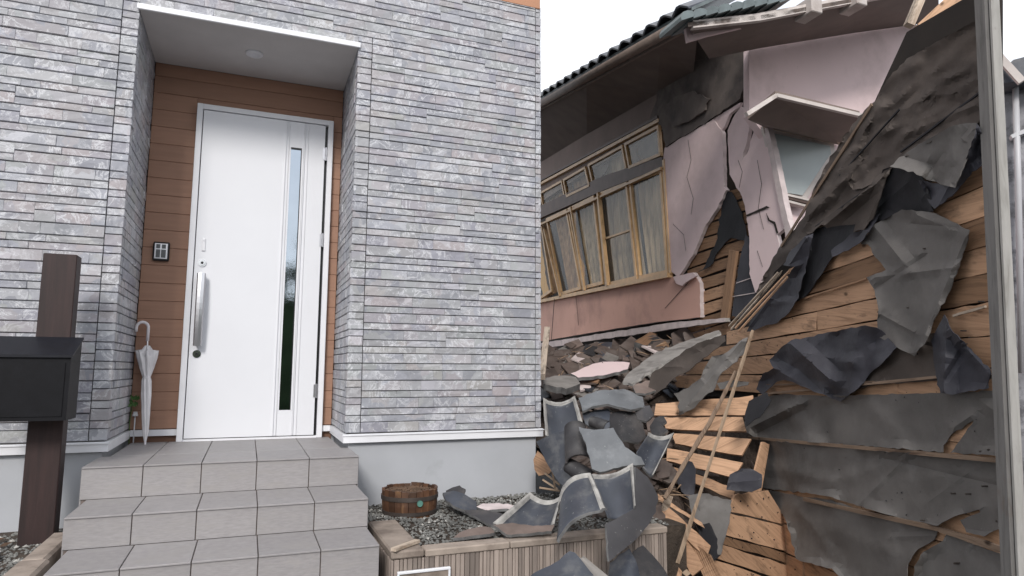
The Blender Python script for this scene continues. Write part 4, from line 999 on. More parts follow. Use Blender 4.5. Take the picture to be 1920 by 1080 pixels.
felt([(1400,622),(1416,582),(1440,555),(1462,530),(1490,500),(1468,497),(1484,468),(1509,443),(1524,438),(1516,480),(1497,558),(1480,585),(1457,606),(1430,612)], 'felt_d', .035, folds=[(1512,446,1478,500,.05,22)], crumple=.012)
felt([(1613,458),(1640,420),(1690,393),(1736,397),(1754,400),(1817,431),(1808,468),(1781,545),(1749,604),(1736,640),(1715,668),(1680,650),(1648,632),(1645,608),(1647,580),(1640,545),(1625,520),(1661,506),(1640,481),(1627,458)], 'felt', .030, folds=[(1640,425,1700,500,.02,22),(1640,520,1800,500,.012,14),(1815,432,1720,665,.03,18),(1700,395,1810,440,.015,20)], crumple=.012, jag=1.8)
felt([(1442,675),(1460,656),(1483,638),(1560,622),(1622,610),(1652,619),(1680,652),(1655,680),(1631,700),(1613,723),(1594,738),(1576,753),(1534,737),(1493,719),(1470,712),(1455,716),(1440,730),(1430,740),(1418,730),(1430,700),(1450,690)], 'felt_d', .045, folds=[(1483,645,1560,715,.055,26),(1450,690,1540,740,.03,20),(1610,620,1590,735,.02,35),(1500,660,1600,680,.02,20)], crumple=.016, cs=5)
felt([(1600,690),(1640,690),(1680,648),(1716,668),(1740,625),(1768,625),(1780,690),(1780,712),(1640,722),(1600,730),(1585,742)], 'felt_b', .014, crumple=.008)
felt([(1770,590),(1782,617),(1800,636),(1856,693),(1853,728),(1784,740),(1763,737),(1754,696),(1750,665),(1745,640)], 'felt_d', .045, folds=[(1775,600,1770,735,.045,28),(1800,640,1855,700,.02,16)], crumple=.01)
felt([(1395,810),(1388,795),(1404,770),(1428,748),(1450,741),(1470,738),(1540,742),(1595,741),(1680,739),(1760,737),(1905,730),(1898,751),(1906,784),(1910,807),(1910,858),(1840,852),(1782,849),(1800,826),(1826,788),(1786,812),(1768,836),(1768,848),(1650,838),(1530,830),(1420,822)], 'felt', .016, folds=[(1400,805,1500,755,.035,16),(1790,800,1820,780,.02,20),(1450,745,1530,825,.01,20),(1620,745,1700,835,.008,22),(1850,760,1905,800,.016,18)], crumple=.009, cs=4, jag=1.6)
felt([(1425,824),(1530,834),(1650,845),(1780,856),(1911,868),(1908,900),(1890,935),(1872,955),(1872,992),(1845,1006),(1812,998),(1800,975),(1838,960),(1836,955),(1790,968),(1758,986),(1700,974),(1640,958),(1560,932),(1520,926),(1430,915),(1423,876)], 'felt', .018, folds=[(1430,870,1560,905,.012,20),(1560,900,1700,860,.01,22),(1700,900,1800,880,.008,30)], crumple=.009, cs=4, jag=1.6)
felt([(1434,918),(1520,933),(1560,938),(1640,963),(1700,980),(1758,994),(1752,1012),(1720,1030),(1702,1058),(1696,1130),(1600,1110),(1560,1066),(1530,1060),(1493,1048),(1483,1010),(1472,973),(1450,940)], 'felt', .018, folds=[(1480,960,1690,1040,.008,26)], crumple=.008, cs=4, jag=2)
felt([(1775,1000),(1850,1030),(1935,1052),(1935,1130),(1712,1130),(1714,1062),(1732,1034),(1768,1014)], 'felt', .018, crumple=.006, cs=4, jag=2)
for (a, b, c, d, wd) in ((1405,820,1908,866,.018),(1510,936,1765,992,.020),(1765,992,1916,1041,.024),(1440,738,1770,706,.013),(1840,708,1899,704,.018),(1440,722,1640,716,.01)):
    bar('batten', B, a, b, c, d, wd, .014, M['batten'], lw, .032, wob=.15)
bar('batten', B, 1508, 560, 1625, 523, .008, .008, M['lath_d'], lw, .012, wob=.5)
bar('batten', B, 1790, 592, 1850, 575, .010, .010, M['pale_wood'], lw, .014, wob=.2)
felt([(1855,690),(1866,684),(1885,686),(1892,696),(1870,698)], 'felt_k', .03, crumple=.01)
# nails
for i in range(22):
    r_ = random.randrange(5, NR-1); x = random.uniform(1700, 1850); y = yat(r_, x)+random.uniform(8, 40)
    if random.random() < .4: x = random.uniform(1780, 1900)
    p = B.hit(x, y, .036); s_ = MB(); n3 = B.n
    s_.tube([p-n3*.02, p+n3*.004], .0035, 6); s_.build('nail', M['hoop'], lw)

cm = MB(); rc = random.Random(77)
for i in range(170):
    x, y = rc.choice([(rc.uniform(1300, 1470), rc.uniform(600, 740)), (rc.uniform(1360, 1500), rc.uniform(930, 1080)), (rc.uniform(1420, 1890), rc.uniform(560, 1000))])
    p = (DP if (x < 1480 and y > 900) else B).hit(x, y, .012 if x < 1500 else .024); s_ = rc.uniform(.0015, .0045); a = Vector((rc.gauss(0,1), rc.gauss(0,1), rc.gauss(0,1))).normalized(); b = a.orthogonal(); c = a.cross(b)
    cm.add([p+a*s_*2, p+b*s_, p-b*s_, p+c*s_, p-a*s_*1.4], [(0,1,3),(0,3,2),(4,3,1),(4,2,3),(0,2,1),(4,1,2)])
tag(cm.build('crumbs', M['felt_k'], lw), kind='stuff')
# broken boards sagging at the wall's foot
CP = plane3((1240,760,4.75), (1415,760,4.45), (1360,930,4.2))
Cb = [((1232,756),(1413,742),(1413,777),(1228,779)), ((1237,783),(1390,782),(1404,809),(1248,804)), ((1255,812),(1404,822),(1387,853),(1265,832)), ((1251,840),(1392,866),(1376,895),(1246,862)), ((1241,868),(1376,914),(1371,934),(1237,881))]
LB = ['uppermost', 'second from the top', 'middle', 'fourth from the top', 'lowest']
for k_, q in enumerate(Cb):
    o = board4('sagging_plank', [CP.hit(x, y, .02*(k_ % 2)+.01*k_) for x, y in q], .02, M['lath'], None, .005)
    tag(o, f'{LB[k_]} of the five broken tan boards sagging left of the felt wall', 'board', 'broken tan boards at the foot of the wall')
BP2 = plane3((1232,923,4.0), (1330,1035,3.7), (1200,1060,3.75))
for q, m_, lb_ in ((((1232,925),(1312,978),(1318,988),(1236,937)), 'lath', 'thin tan lath with a split end above the other broken slats'),
               (((1245,942),(1332,1022),(1322,1044),(1236,962)), 'lath', 'wide split tan board among the slats at the heap foot'),
               (((1206,996),(1280,1072),(1272,1084),(1198,1006)), 'lath', 'short tan slat lowest of the crossed slats in the heap'),
               (((1222,984),(1296,1076),(1288,1084),(1214,992)), 'stick', 'narrow greyish slat lying over the short tan slat'),
               (((1252,928),(1262,932),(1238,1000),(1229,996)), 'pale_wood', 'pale upright slat crossing behind the wide split board'),
               (((1268,980),(1318,1060),(1300,1084),(1262,1010)), 'lath', 'tan board end showing under the wide split board'),
               (((1290,1010),(1330,1040),(1352,1090),(1322,1090)), 'lath_d', 'dark brown board end at the bottom of the slats')):
    o = board4('splintered_plank', [BP2.hit(x, y, random.uniform(0,.06)) for x, y in q], .014, M[m_], None, .005); tag(o, lb_, 'plank', 'splintered planks at the heap foot')
# long sticks leaning on the wreck
def stick(pts, r_, m_, lb_):
    P = [at(*p) for p in pts]; Q = []
    for a, b in zip(P[:-1], P[1:]):
        for i in range(5): Q.append(a.lerp(b, i/5)+Vector((random.uniform(-.003,.003),)*3))
    Q.append(P[-1]); s_ = MB(); s_.tube(Q, [r_*random.uniform(.8,1.2) for _ in Q], 6); o = s_.build('long_stick', M[m_]); uv_along(o, P[-1]-P[0], CR, P[0]); tag(o, lb_, 'stick', 'long sticks leaning on the wreck')
stick([(1411,620,4.35),(1394,673,4.15),(1357,788,3.85),(1270,1057,3.35)], .0115, 'stick', 'longest pale thin stick, reaching down to the broken slats')
stick([(1379,698,4.25),(1330,793,4.0),(1288,862,3.85),(1246,935,3.7)], .012, 'batten', 'shorter dark brown stick lying left of the long pale one')
# loose felt scraps over the boards
def scrap(name, pts, pl, mat, lb_, cat, **kw):
    kw.setdefault('crumple', .010); kw.setdefault('auto', 3); kw.setdefault('curl', .03)
    o = sheet(name, pts, pl, M[mat], None, kw.pop('th', .004), **kw); tag(o, lb_, cat); return o
UP = plane3((1263,738,4.7), (1400,640,4.35), (1420,740,4.15))
scrap('felt_scrap', [(1291,727),(1313,710),(1319,693),(1335,668),(1358,663),(1386,640),(1402,632),(1394,665),(1374,682),(1349,704),(1344,716),(1341,727),(1310,754),(1302,765),(1272,779),(1274,754),(1263,738)], UP, 'felt', 'streaky grey felt strip hanging across the tan boards', 'felt', jag=2.2, folds=[(1390,640,1280,770,.03,12)])
scrap('felt_scrap', [(1249,682),(1280,660),(1308,643),(1358,629),(1360,640),(1332,662),(1305,682),(1291,696),(1263,710),(1247,727),(1225,742),(1212,735),(1222,700)], UP, 'felt_b', 'long dark brown felt strip left of the streaky grey one', 'felt', jag=2.2, off=.02)
scrap('felt_scrap', [(1344,718),(1374,712),(1404,716),(1402,722),(1380,726),(1350,730)], UP, 'felt', 'small ragged grey felt tongue right of the streaky strip', 'felt', jag=1.5, off=.02)
scrap('felt_scrap', [(1270,905),(1272,878),(1284,862),(1298,866),(1305,880),(1304,905),(1300,940),(1290,934),(1278,922)], CP, 'felt_d', 'leaf-shaped dark felt scrap hanging under the sagging boards', 'felt', off=.14, jag=.8)
scrap('felt_scrap', [(1362,918),(1368,890),(1392,878),(1412,880),(1429,890),(1428,914),(1410,922),(1380,921)], plane3((1362,900,3.95),(1430,890,3.9),(1400,922,3.88)), 'felt_d', 'rounded dark felt scrap at the left edge of the grey felt', 'felt', jag=.8, folds=[(1365,905,1428,900,.03,18)])
scrap('felt_scrap', [(1290,930),(1320,925),(1372,938),(1368,980),(1352,1040),(1340,1040),(1318,1000),(1296,960)], plane3((1290,930,4.05),(1372,938,3.95),(1340,1040,3.75)), 'felt', 'grey felt sheet sunk behind the long pale stick', 'felt', jag=1.5)
scrap('felt_scrap', [(1306,985),(1330,980),(1345,1010),(1352,1040),(1330,1060),(1318,1030)], plane3((1306,985,3.85),(1345,1010,3.8),(1330,1060,3.7)), 'felt_k', 'crumpled black felt lump beside the lower end of the stick', 'felt', jag=2, folds=[(1310,990,1340,1050,.04,20)])
scrap('felt_scrap', [(1404,752),(1424,742),(1438,735),(1446,750),(1430,775),(1408,792),(1398,800),(1396,780)], plane3((1404,752,4.2),(1446,750,4.1),(1400,800,4.05)), 'felt_k', 'small black felt curl at the left tip of the big grey sheet', 'felt', jag=1.5)
# bundle of split laths poking out under the dark felt
SP = plane3((1390,600,4.9),(1480,500,4.5),(1440,610,4.4))
for k_, (a, b, c, d) in enumerate(((1372,618,1474,502),(1380,616,1482,508),(1368,612,1460,512),(1386,622,1478,520))):
    o = bar('split_lath', SP, a, b, c, d, .014, .01, M['lath' if k_ % 2 else 'pale_wood'], None, .02*k_+.05, wob=.2)
    tag(o, ['lowest tan','middle tan','longest pale','topmost pale'][(0,2,3,1)[k_]]+' split lath in the bundle between pink wall and dark felt', 'lath', 'bundle of split laths')

# ================================================================== ROOF TILES AND RUBBLE
def tile4(q, lb_, amp=.035, mat='kawara', group=None, rims=(1, 1, 0, 0), seg=10, cat='roof tile', name='roof_tile', th=.016, axis=0, s=0):
    """curved clay tile from four photo corners with depths TL TR BR BL; rims = raised worn edge on top,right,bottom,left"""
    TL, TR, BR, BL = [at(*p) for p in q]; n = (TR-TL).cross(BL-TL).normalized()
    if n.dot(TL) > 0: n = -n
    us = [0, .045, .085]+[.085+.83*(i+1)/(seg) for i in range(seg-1)]+[.915, .955, 1]
    V = []; m_ = len(us); hts = []
    for v in us:
        for u in us:
            ju = .012*noise.noise(Vector((v*9, u*3, len(V)*0+TL.x*7))); jv = .012*noise.noise(Vector((u*9, v*3, TL.x*5)))
            cu = min(1, max(0, u+(ju if 0 < v < 1 else ju*2))); cv = v+jv*(1.5 if v in (0, 1) else .5)
            p = TL.lerp(TR, u+(ju if u in (0, 1) else ju*.5)).lerp(BL.lerp(BR, u+(ju if u in (0, 1) else ju*.5)), cv)
            w_ = u if axis == 0 else v
            h = -amp*(1-(2*w_-1)**2)+s*math.sin(2*math.pi*w_)
            e_ = 0
            if rims[0] and v < .07: e_ = 1
            if rims[1] and u > .93: e_ = 1
            if rims[2] and v > .93: e_ = 1
            if rims[3] and u < .07: e_ = 1
            h += .011*e_; hts.append(e_)
            V.append(p+n*(h+.002*noise.noise(p*20)))
    k_ = len(V); V += [p-n*th for p in V]; F = []; mi = []
    for a in range(m_-1):
        for b in range(m_-1):
            i = a*m_+b; f = (i, i+m_, i+m_+1, i+1); F.append(f); mi.append(1 if sum(hts[j] for j in f) >= 2 else 0)
            F.append(tuple(j+k_ for j in f[::-1])); mi.append(0)
    bd = [b for b in range(m_)]+[a*m_+m_-1 for a in range(1, m_)]+[(m_-1)*m_+b for b in range(m_-2, -1, -1)]+[a*m_ for a in range(m_-2, 0, -1)]
    for j in range(len(bd)): a, b = bd[j], bd[(j+1) % len(bd)]; F.append((a, b, b+k_, a+k_)); mi.append(2)
    o = mk(name, V, F, None, None, mats=[M[mat], M['rim'], M['rimk']], mi=mi)
    for p in o.data.polygons: p.use_smooth = p.material_index == 0
    return tag(o, lb_, cat, group)
G1 = 'fallen roof tiles on the rubble heap'
tile4([(1018,748,4.30),(1078,744,4.30),(1093,796,4.15),(1023,818,4.05)], 'upright dark tile with a white left rim against the house corner', .05, rims=(1,1,0,1), group=G1)
def frag(pts, a, b, c, lb_, mat='kawara', **kw):
    kw.setdefault('th', .016); kw.setdefault('crumple', .003); kw.setdefault('jag', 1.3)
    nm = kw.pop('name', 'tile_fragment'); ct = kw.pop('cat', 'tile fragment'); gr = kw.pop('group', None)
    th = kw.pop('th'); o = sheet(nm, pts, plane3(a, b, c), M[mat], None, th, edge=M[kw.pop('em', 'rimk')], **kw); return tag(o, lb_, ct, gr)
frag([(1085,746),(1118,733),(1169,729),(1205,744),(1209,764),(1183,768),(1140,757),(1110,762),(1092,771)], (1085,746,4.5), (1205,744,4.45), (1140,768,4.3), 'pale grey arched tile at the top of the tile heap', 'kawara_p', curve=(.05,0), group=G1)
frag([(1092,773),(1140,766),(1152,790),(1138,808),(1118,806),(1098,795)], (1092,773,4.35), (1150,785,4.3), (1120,808,4.2), 'small dark tile wedged under the pale arched one', 'kawara', curve=(.03,1.2))
frag([(1140,777),(1165,770),(1190,773),(1206,795),(1212,820),(1198,830),(1169,825),(1147,806)], (1140,777,4.3), (1206,790,4.25), (1170,828,4.1), 'rounded charcoal tile piece right of the wedged tile', 'kawara_d', curve=(.04,0))
frag([(1190,762),(1218,760),(1226,778),(1212,790),(1196,786)], (1190,762,4.3), (1226,778,4.25), (1196,790,4.2), 'small black tile scrap at the right tip of the heap', 'kawara_d')
frag([(1218,800),(1228,784),(1244,780),(1250,790),(1240,798),(1252,806),(1240,816),(1222,814)], (1218,800,4.3), (1250,790,4.3), (1240,816,4.2), 'hooked dark scrap beside the lowest sagging boards', 'kawara_d', jag=1.8)
frag([(1005,828),(1040,812),(1063,806),(1072,822),(1063,860),(1085,885),(1102,905),(1060,918),(1040,893),(1022,862)], (1005,828,4.05), (1070,820,3.95), (1070,910,3.8), 'large dark tile leaning left of the round ridge tile', 'kawara', curve=(.03,0), group=G1)
# ridge (half round) tile
def ridge(p0, p1, r_, lb_, mat='kawara_d'):
    a, b = at(*p0), at(*p1); d = (b-a).normalized(); s2 = d.cross(CF).normalized(); n2 = s2.cross(d)
    if n2.dot(CF) > 0: n2 = -n2
    V = []; F = []; n = 10
    for k2, (p, rr) in enumerate(((a, r_*.85), (a.lerp(b, .5), r_*.95), (b, r_*1.05), )):
        for i in range(n+1):
            t_ = math.pi*i/n; V.append(p+s2*math.cos(t_)*rr+n2*math.sin(t_)*rr)
    k_ = len(V); V += [a.lerp(b, .5*(i//(n+1)))+(v-a.lerp(b, .5*(i//(n+1))))*.84 for i, v in enumerate(list(V))]
    for j in range(2):
        for i in range(n):
            q = j*(n+1)+i; F += [(q, q+1, q+n+2, q+n+1), (k_+q, k_+q+n+1, k_+q+n+2, k_+q+1)]
    for j in (0, 2):
        for i in range(n): q = j*(n+1)+i; F.append((q, q+1, k_+q+1, k_+q))
    for j in range(2):
        for i in (0, n): q = j*(n+1)+i; F.append((q, q+n+1, k_+q+n+1, k_+q))
    tag(mk('ridge_tile', V, F, M[mat], smooth=True), lb_, 'ridge tile')
ridge((1078,802,3.92), (1086,868,3.72), .075, 'half-round speckled ridge tile standing in the heap')
ridge((1066,872,3.78), (1110,900,3.66), .05, 'small half-round tile lying under the large pale tile')
ridge((1110,790,4.15), (1140,802,4.05), .04, 'stubby half-round tile below the pale arched tile')
frag([(1085,800),(1114,806),(1150,802),(1160,820),(1172,838),(1202,857),(1209,871),(1183,872),(1150,878),(1125,885),(1110,879),(1100,838)], (1085,800,3.75), (1150,802,3.72), (1150,880,3.5), 'large pale grey curved tile in the middle of the heap', 'kawara_p', curve=(.07,.9), grid=9, group=G1)
tile4([(1216,813,3.95),(1264,813,3.95),(1224,894,3.72),(1193,848,3.80)], 'grey tile with a bright white rim right of the pale tile', .03, rims=(1,1,0,0), group=G1)
tile4([(1110,891,3.42),(1187,870,3.42),(1192,950,3.22),(1139,972,3.20)], 'upper of the two white-rimmed tiles over the ribbed wall', .035, rims=(1,1,0,0), group=G1)
tile4([(1051,935,3.30),(1110,890,3.28),(1137,955,3.10),(1044,1014,3.02)], 'curved white-rimmed tile hanging over the ribbed wall edge', -.045, rims=(1,1,0,0), group=G1, axis=0)
tile4([(994,926,3.62),(1053,932,3.55),(1040,985,3.38),(925,984,3.35)], 'flat dark tile with pale rims lying on the gravel', .04, rims=(1,1,0,1), group=G1)
frag([(925,984),(960,980),(1000,986),(1040,984),(1034,996),(994,1000),(950,1002)], (925,984,3.34), (1040,984,3.36), (990,1001,3.28), 'thin tile shard under the flat tile on the planter cap', 'kawara_br')
frag([(850,1008),(862,998),(877,992),(900,987),(921,989),(928,998),(900,1003),(870,1007)], (850,1008,3.26), (921,989,3.40), (900,1004,3.3), 'pointed brown-grey shard on the planter cap edge', 'kawara_br', curve=(.02,0))
frag([(1191,875),(1215,895),(1234,930),(1230,960),(1215,985),(1198,1006),(1170,1030),(1143,1052),(1136,982),(1160,970),(1190,952)], (1191,875,3.45), (1234,930,3.4), (1143,1050,3.05), 'broad dark tile hanging below the white-rimmed pair', 'kawara_d', curve=(.05,.3), grid=10, group=G1)
frag([(978,1092),(1000,1075),(1040,1055),(1068,1033),(1078,1036),(1090,1050),(1122,1092)], (978,1092,2.95), (1068,1033,3.02), (1120,1092,2.85), 'dark arched tile at the bottom edge in front of the wall', 'kawara', curve=(.05,0), group=G1)
tile4([(1085,1044,3.05),(1094,1042,3.05),(1145,1084,2.95),(1122,1092,2.92)], 'narrow pale tile edge beside the bottom arched tile', .01, mat='cement', rims=(0,0,0,0), name='tile_fragment', cat='tile fragment')
frag([(1143,1056),(1160,1040),(1180,1028),(1192,1050),(1204,1092),(1140,1092)], (1143,1056,3.15), (1185,1030,3.2), (1190,1092,3.02), 'dark blue tile standing at the bottom of the ribbed wall', 'kawara', curve=(.04,0))
frag([(1186,1035),(1206,1022),(1240,1060),(1262,1092),(1205,1092)], (1186,1035,3.4), (1225,1040,3.4), (1230,1092,3.25), 'dark earthy slab at the bottom between tile and slats', 'kawara_d')
frag([(830,924),(850,920),(870,926),(893,940),(894,957),(872,956),(850,948),(836,938)], (830,924,4.0), (893,940,3.95), (870,956,3.85), 'bent dark tile shard beside the wooden barrel', 'kawara', curve=(.03,0))
frag([(836,920),(848,914),(862,910),(866,914),(873,917),(868,930),(852,930)], (836,920,4.1), (873,917,4.1), (860,930,4.05), 'jagged black shard standing behind the barrel', 'kawara_d', jag=2)
frag([(862,955),(895,956),(930,960),(955,966),(945,980),(920,984),(898,972)], (862,955,3.85), (955,966,3.7), (920,984,3.6), 'flat charcoal shard between the barrel and the flat tile', 'kawara_d', curve=(.02,0))
frag([(893,950),(905,944),(935,943),(968,948),(969,956),(940,954),(913,957)], (893,950,3.9), (968,948,3.88), (930,957,3.8), 'pinkish cream stucco chip on the gravel behind the tiles', 'pinkedge', name='stucco_chip', cat='stucco chip')
frag([(1000,862),(1008,845),(1016,852),(1036,880),(1030,888),(1010,892),(1002,880)], (1000,862,4.3), (1030,880,4.2), (1005,890,4.2), 'rusty brown board corner against the house foundation', 'lath_d', name='board_piece', cat='board', wood_uv=(1000,862,1030,880))
for k_, (a, b, c, d) in enumerate(((1022,888,1050,910),(1018,900,1046,918),(1036,884,1042,920),(1012,915,1050,921))):
    tag(bar('twig', plane3((1010,880,4.15),(1060,880,4.1),(1030,925,4.05)), a, b, c, d, .011, .01, M['stick'], None, .02), ['longest','middle','steepest','flattest lowest'][k_]+' splintered twig in the gap beside the foundation', 'twig', 'twigs by the foundation')
# rubble field beyond: long cement slab, pink slab, blocks
frag([(1167,717),(1181,697),(1205,678),(1232,659),(1290,638),(1348,619),(1352,624),(1306,649),(1262,672),(1218,697),(1186,720)], (1167,717,5.0), (1348,619,6.0), (1186,720,4.9), 'long grey cement slab tilted across the rubble', 'cement', th=.02, crumple=.010, em='rim', name='cement_slab', cat='slab', jag=1.6)
frag([(1070,700),(1112,682),(1150,678),(1181,680),(1177,692),(1130,704),(1084,708)], (1070,700,5.9), (1181,680,6.3), (1084,707,5.8), 'pale pink stucco slab lying flat in the rubble', 'pink', name='stucco_slab', cat='slab', th=.03)
frag([(1019,708),(1050,704),(1080,707),(1088,719),(1061,729),(1019,720)], (1019,708,5.5), (1080,707,5.6), (1050,728,5.2), 'grey cement piece in the gap beside the house corner', 'cement', name='cement_piece', cat='slab', th=.05)
frag([(1190,641),(1218,622),(1233,625),(1214,648)], (1190,641,6.9), (1233,625,7.2), (1214,648,6.8), 'brown wooden block on the rubble under the pink wall', 'lath_d', name='wood_block', cat='block', th=.1, wood_uv=(1190,641,1218,622))
frag([(1186,724),(1210,714),(1232,712),(1238,732),(1210,738),(1192,737)], (1186,724,4.9), (1235,715,5.0), (1210,738,4.75), 'broken grey tile under the end of the cement slab', 'kawara_br')
tag(bar('pole', plane3((1022,627,6.0),(1040,627,6.0),(1018,705,5.2)), 1026, 622, 1016, 712, .05, .05, M['pale_wood']), 'pale wooden pole standing in the gap beside the house', 'pole')
for k_, (a, b, c, d) in enumerate(((1040,690,1075,640),(1150,640,1175,655),(1195,667,1230,640))):
    pass
tag(bar('wire', A, 1040, 560, 1034, 640, .008, .008, M['hoop'], None, .12), 'thin dark wire hanging down the lower wall', 'wire')
# scattered fragments: the larger ones individually, the rest as one mass
rf = random.Random(21)
def frag_pts(r_, c, s, fl):
    n = r_.choice([4, 4, 5, 6]); a0 = r_.uniform(0, 6.3)
    nrm = Vector((r_.uniform(-.5,.5), r_.uniform(-.9,.1), 1)).normalized()
    if fl: n = r_.choice([4, 4, 4, 5]); nrm = Vector((-.15+r_.gauss(0,.17), -.55+r_.gauss(0,.2), 1)).normalized()
    t1 = nrm.orthogonal().normalized(); t2 = nrm.cross(t1)
    P = [c+(t1*math.cos(a0+6.283*i/n)*1.35+t2*math.sin(a0+6.283*i/n))*s*r_.uniform(.65,1.15) for i in range(n)]
    return P, nrm
cntf = 0; mass = MB(); matl = {'kawara_br': .42, 'kawara': .22, 'kawara_d': .16, 'cement': .1, 'pinkedge': .05, 'lath_d': .05}
names_ = {'kawara_br': ('tile_fragment', 'dusty brown broken tile fragment in the far rubble', 'tile fragment', 'dusty brown tile fragments'),
          'kawara': ('tile_fragment', 'blue-grey broken tile fragment in the rubble', 'tile fragment', 'blue-grey tile fragments'),
          'kawara_d': ('tile_fragment', 'charcoal broken tile fragment in the rubble', 'tile fragment', 'charcoal tile fragments'),
          'cement': ('cement_chunk', 'pale grey cement chunk in the rubble', 'chunk', 'cement chunks'),
          'pinkedge': ('stucco_chip', 'cream stucco chip in the rubble', 'stucco chip', 'cream stucco chips'),
          'lath_d': ('wood_scrap', 'dark splintered wood scrap in the rubble', 'wood scrap', 'dark wood scraps')}
def spot(r_):
    k = r_.random()
    if k < .62: x, y = r_.uniform(1018, 1350), r_.uniform(640, 742)
    elif k < .8: x, y = r_.uniform(1018, 1260), r_.uniform(735, 900)
    else: x, y = r_.uniform(1180, 1430), r_.uniform(880, 1085)
    # march the ray onto the heap
    for i in range(80):
        d = 3.0+i*.11; p = at(x, y, d)
        if p.z < hz(p.x, p.y)-.04: return x, y, p
    return x, y, None
COLN = {'kawara_br': 'dusty brown tile fragment', 'kawara': 'blue-grey tile fragment', 'kawara_d': 'charcoal tile fragment', 'cement': 'pale grey cement chunk', 'pinkedge': 'cream stucco chip', 'lath_d': 'dark splintered wood scrap'}
def where(x, y):
    if y < 742:
        if y < 668: return 'directly under the sill ledge' if x < 1180 else 'under the right end of the sill ledge'
        if x < 1075: return 'in the gap beside the house corner'
        if x < 1190: return 'around the flat pink slab'
        return 'along the tilted cement slab'
    if x < 1150: return 'beside the upright tile and the foundation'
    if y < 900: return 'right of the pale curved tile'
    return 'near the splintered planks at the bottom' if x < 1320 else 'below the rounded felt scrap'
indiv = {}
for i in range(420):
    x, y, p = spot(rf)
    if p is None or p.x < 1.96: continue
    d = p.dot(CF); s = rf.uniform(.07, .19) if y < 745 else rf.uniform(.03, .09)
    P, nrm = frag_pts(rf, p+Vector((0,0,.02+rf.uniform(0,.05))), s, y < 745); th = rf.uniform(.012, .02)
    if cntf < 150 and s/d*FPX > 13:
        m_ = rf.choices(list(matl), list(matl.values()))[0]; nm, lb_, ct, gr = names_[m_]
        sb = MB(); sb.prism([q-nrm*th for q in P], P); o = sb.build(nm, M[m_]); cntf += 1
        if 'wood' in nm: uv_along(o, P[1]-P[0], P[2]-P[0], P[0])
        indiv.setdefault((m_, where(x, y)), []).append((x, o, ct, gr))
    else: mass.prism([q-nrm*th for q in P], P)
ORD = ['leftmost','second','third','fourth','fifth','sixth','seventh','eighth','ninth','tenth','eleventh','twelfth','thirteenth','fourteenth','fifteenth','sixteenth','seventeenth','eighteenth','nineteenth','twentieth']
for (m_, wh), L in indiv.items():
    L.sort(key=lambda t: t[0])
    for k, (x, o, ct, gr) in enumerate(L):
        if len(L) == 1: lb_ = f'the only {COLN[m_]} {wh}'
        elif k == len(L)-1: lb_ = f'rightmost {COLN[m_]} {wh}'
        elif k == 0: lb_ = f'leftmost {COLN[m_]} {wh}'
        else: lb_ = f'{ORD[min(k, 19)]} {COLN[m_]} from the left {wh}'
        tag(o, lb_, ct, gr)
for i in range(1300):
    x, y, p = spot(rf)
    if p is None or p.x < 1.96: continue
    P, nrm = frag_pts(rf, p+Vector((0,0,.01)), rf.uniform(.012, .035), 0); mass.prism([q-nrm*.012 for q in P], P)
for i in range(170):       # broken pieces packed between the big fallen tiles
    x, y = rf.uniform(1020, 1255), rf.uniform(735, 985)
    P = None
    for k in range(80):
        d = 3.0+k*.08; p = at(x, y, d)
        if p.z < hz(p.x, p.y)+.01: break
    if p.x < 1.97: continue
    P, nrm = frag_pts(rf, at(x, y, d-.12), rf.uniform(.035, .085), 0); mass.prism([q-nrm*.014 for q in P], P)
spm = MB()
for i in range(150):       # splinters
    x, y = rf.choice([(rf.uniform(1180, 1345), rf.uniform(850, 1080)), (rf.uniform(1030, 1340), rf.uniform(645, 742)), (rf.uniform(1230, 1420), rf.uniform(640, 760))])
    for k in range(90):
        d = 3.0+k*.08; p = at(x, y, d)
        if p.z < hz(p.x, p.y)+.02: break
    dr = Vector((rf.gauss(0,1), rf.gauss(0,.8), rf.gauss(.1,.35))).normalized(); L9 = rf.uniform(.05, .22); spm.tube([p+Vector((0,0,.03))-dr*L9*.5, p+Vector((0,0,.035)), p+Vector((0,0,.03))+dr*L9*.5], [.002, rf.uniform(.003,.007), .001], 4)
tag(tag(spm.build('splinters', M['splinter']), kind='stuff'), 'thin tan wood splinters strewn over the rubble', 'splinters')
tag(mass.build('rubble', M['kawara_br']), 'small brown crumbs of tile and mortar covering the heap', 'rubble', kind='stuff')

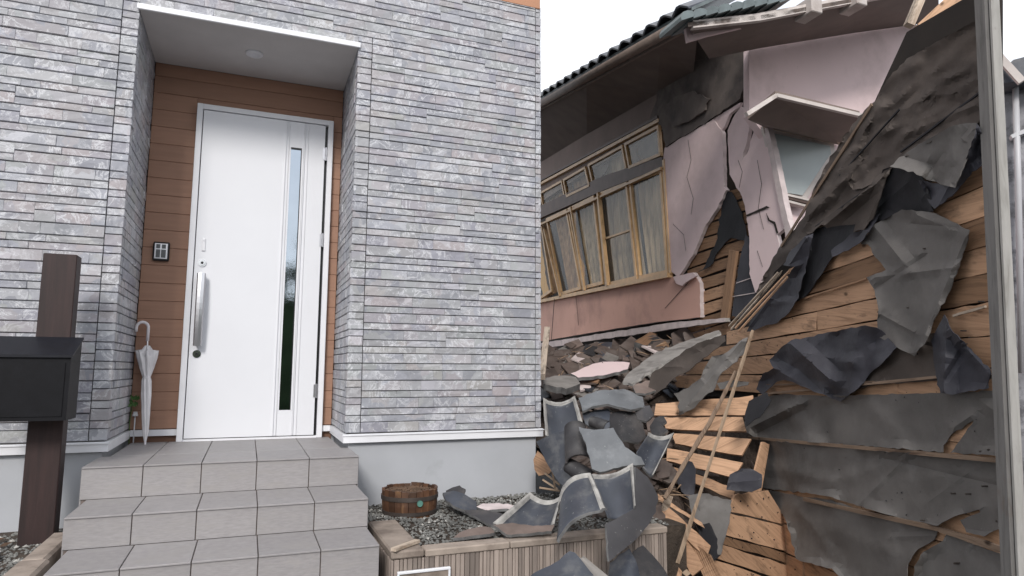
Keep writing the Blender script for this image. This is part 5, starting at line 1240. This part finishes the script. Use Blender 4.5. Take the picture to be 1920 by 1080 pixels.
# ================================================================== NEIGHBOUR at the far right
NP = Plane(at(1905, 300, 5.2), (-.75, -.65, 0))
nb_ = empty('neighbour_house', tuple(Vector((*NP.hit(1905, 400).xy, gz))), 'grey stained house wall at the far right edge beyond the post', 'house')
sheet('wall', [(1880,150),(2050,110),(2050,1300),(1880,1300)], NP, M['nwall'], nb_, .1, jag=0, crumple=.002, grid=60, step=60)
sheet('roof', [(1868,140),(1900,112),(2060,70),(2060,104),(1905,152),(1880,156)], NP, M['kawara'], nb_, .3, off=.25, jag=0, crumple=0)
s_ = MB(); s_.tube([NP.hit(1904, 160, .08), NP.hit(1909, 330, .08), NP.hit(1916, 700, .08)], .022, 8); s_.build('drain_pipe', M['pipe'], nb_, True)
bar('bracket', NP, 1893, 262, 1935, 244, .03, .08, M['pipe'], nb_, .02)
bar('fascia', NP, 1868, 104, 1915, 156, .05, .04, M['verge'], nb_, .3)

# ================================================================== ACROSS THE STREET (seen mirrored in the door glass)
hd = empty('hedge', (1, -7, gz), 'tall dark green hedge across the street behind the camera', 'hedge')
rnd = random.Random(9)
def leaves(n, f, size, seed):
    r_ = random.Random(seed); mb = MB()
    for _ in range(n):
        p = f(r_); a = Vector((r_.gauss(0,1), r_.gauss(0,1), r_.gauss(0,1))).normalized(); b = a.orthogonal().normalized(); c = a.cross(b); s = size*r_.uniform(.6,1.4)
        mb.add([p-b*s, p+c*s*.5, p+b*s, p-c*s*.5], [(0,1,2,3)])
    return mb
box('core', (-4, -8.2, gz), (6, -7.2, 1.7), M['leafd'], hd)
leaves(6000, lambda r: Vector((r.uniform(-4.1, 6.1), -7.15+r.uniform(-.2,.15), gz+3.4*r.random()+r.uniform(-.1,.1)*1)), .06, 1).build('foliage', M['leafd'], hd)
for k_, (tx, tz) in enumerate(((.3, 1.9), (2.4, 2.3))):
    tr_ = empty('tree', (tx, -7.6, gz), ['slender tree rising above the hedge across the street', 'broader tree rising above the hedge across the street'][k_], 'tree')
    s_ = MB(); s_.tube([(tx, -7.6, gz), (tx+.05, -7.6, tz), (tx+.2, -7.6, tz+.9)], [.09, .06, .02], 8)
    for a in range(5): s_.tube([(tx+.05, -7.6, tz-.2+.1*a), (tx+.6*math.cos(a*1.3), -7.6+.5*math.sin(a*1.3), tz+.4+.12*a)], [.03, .01], 6)
    s_.build('trunk', M['trunk'], tr_)
    cl = [Vector((tx+rnd.gauss(0,.55), -7.6+rnd.gauss(0,.5), tz+.3+rnd.gauss(0,.45))) for _ in range(26)]
    leaves(2600, lambda r: r.choice(cl)+Vector((r.gauss(0,.16), r.gauss(0,.16), r.gauss(0,.13))), .06, 5+k_).build('crown', M['leafd'], tr_)
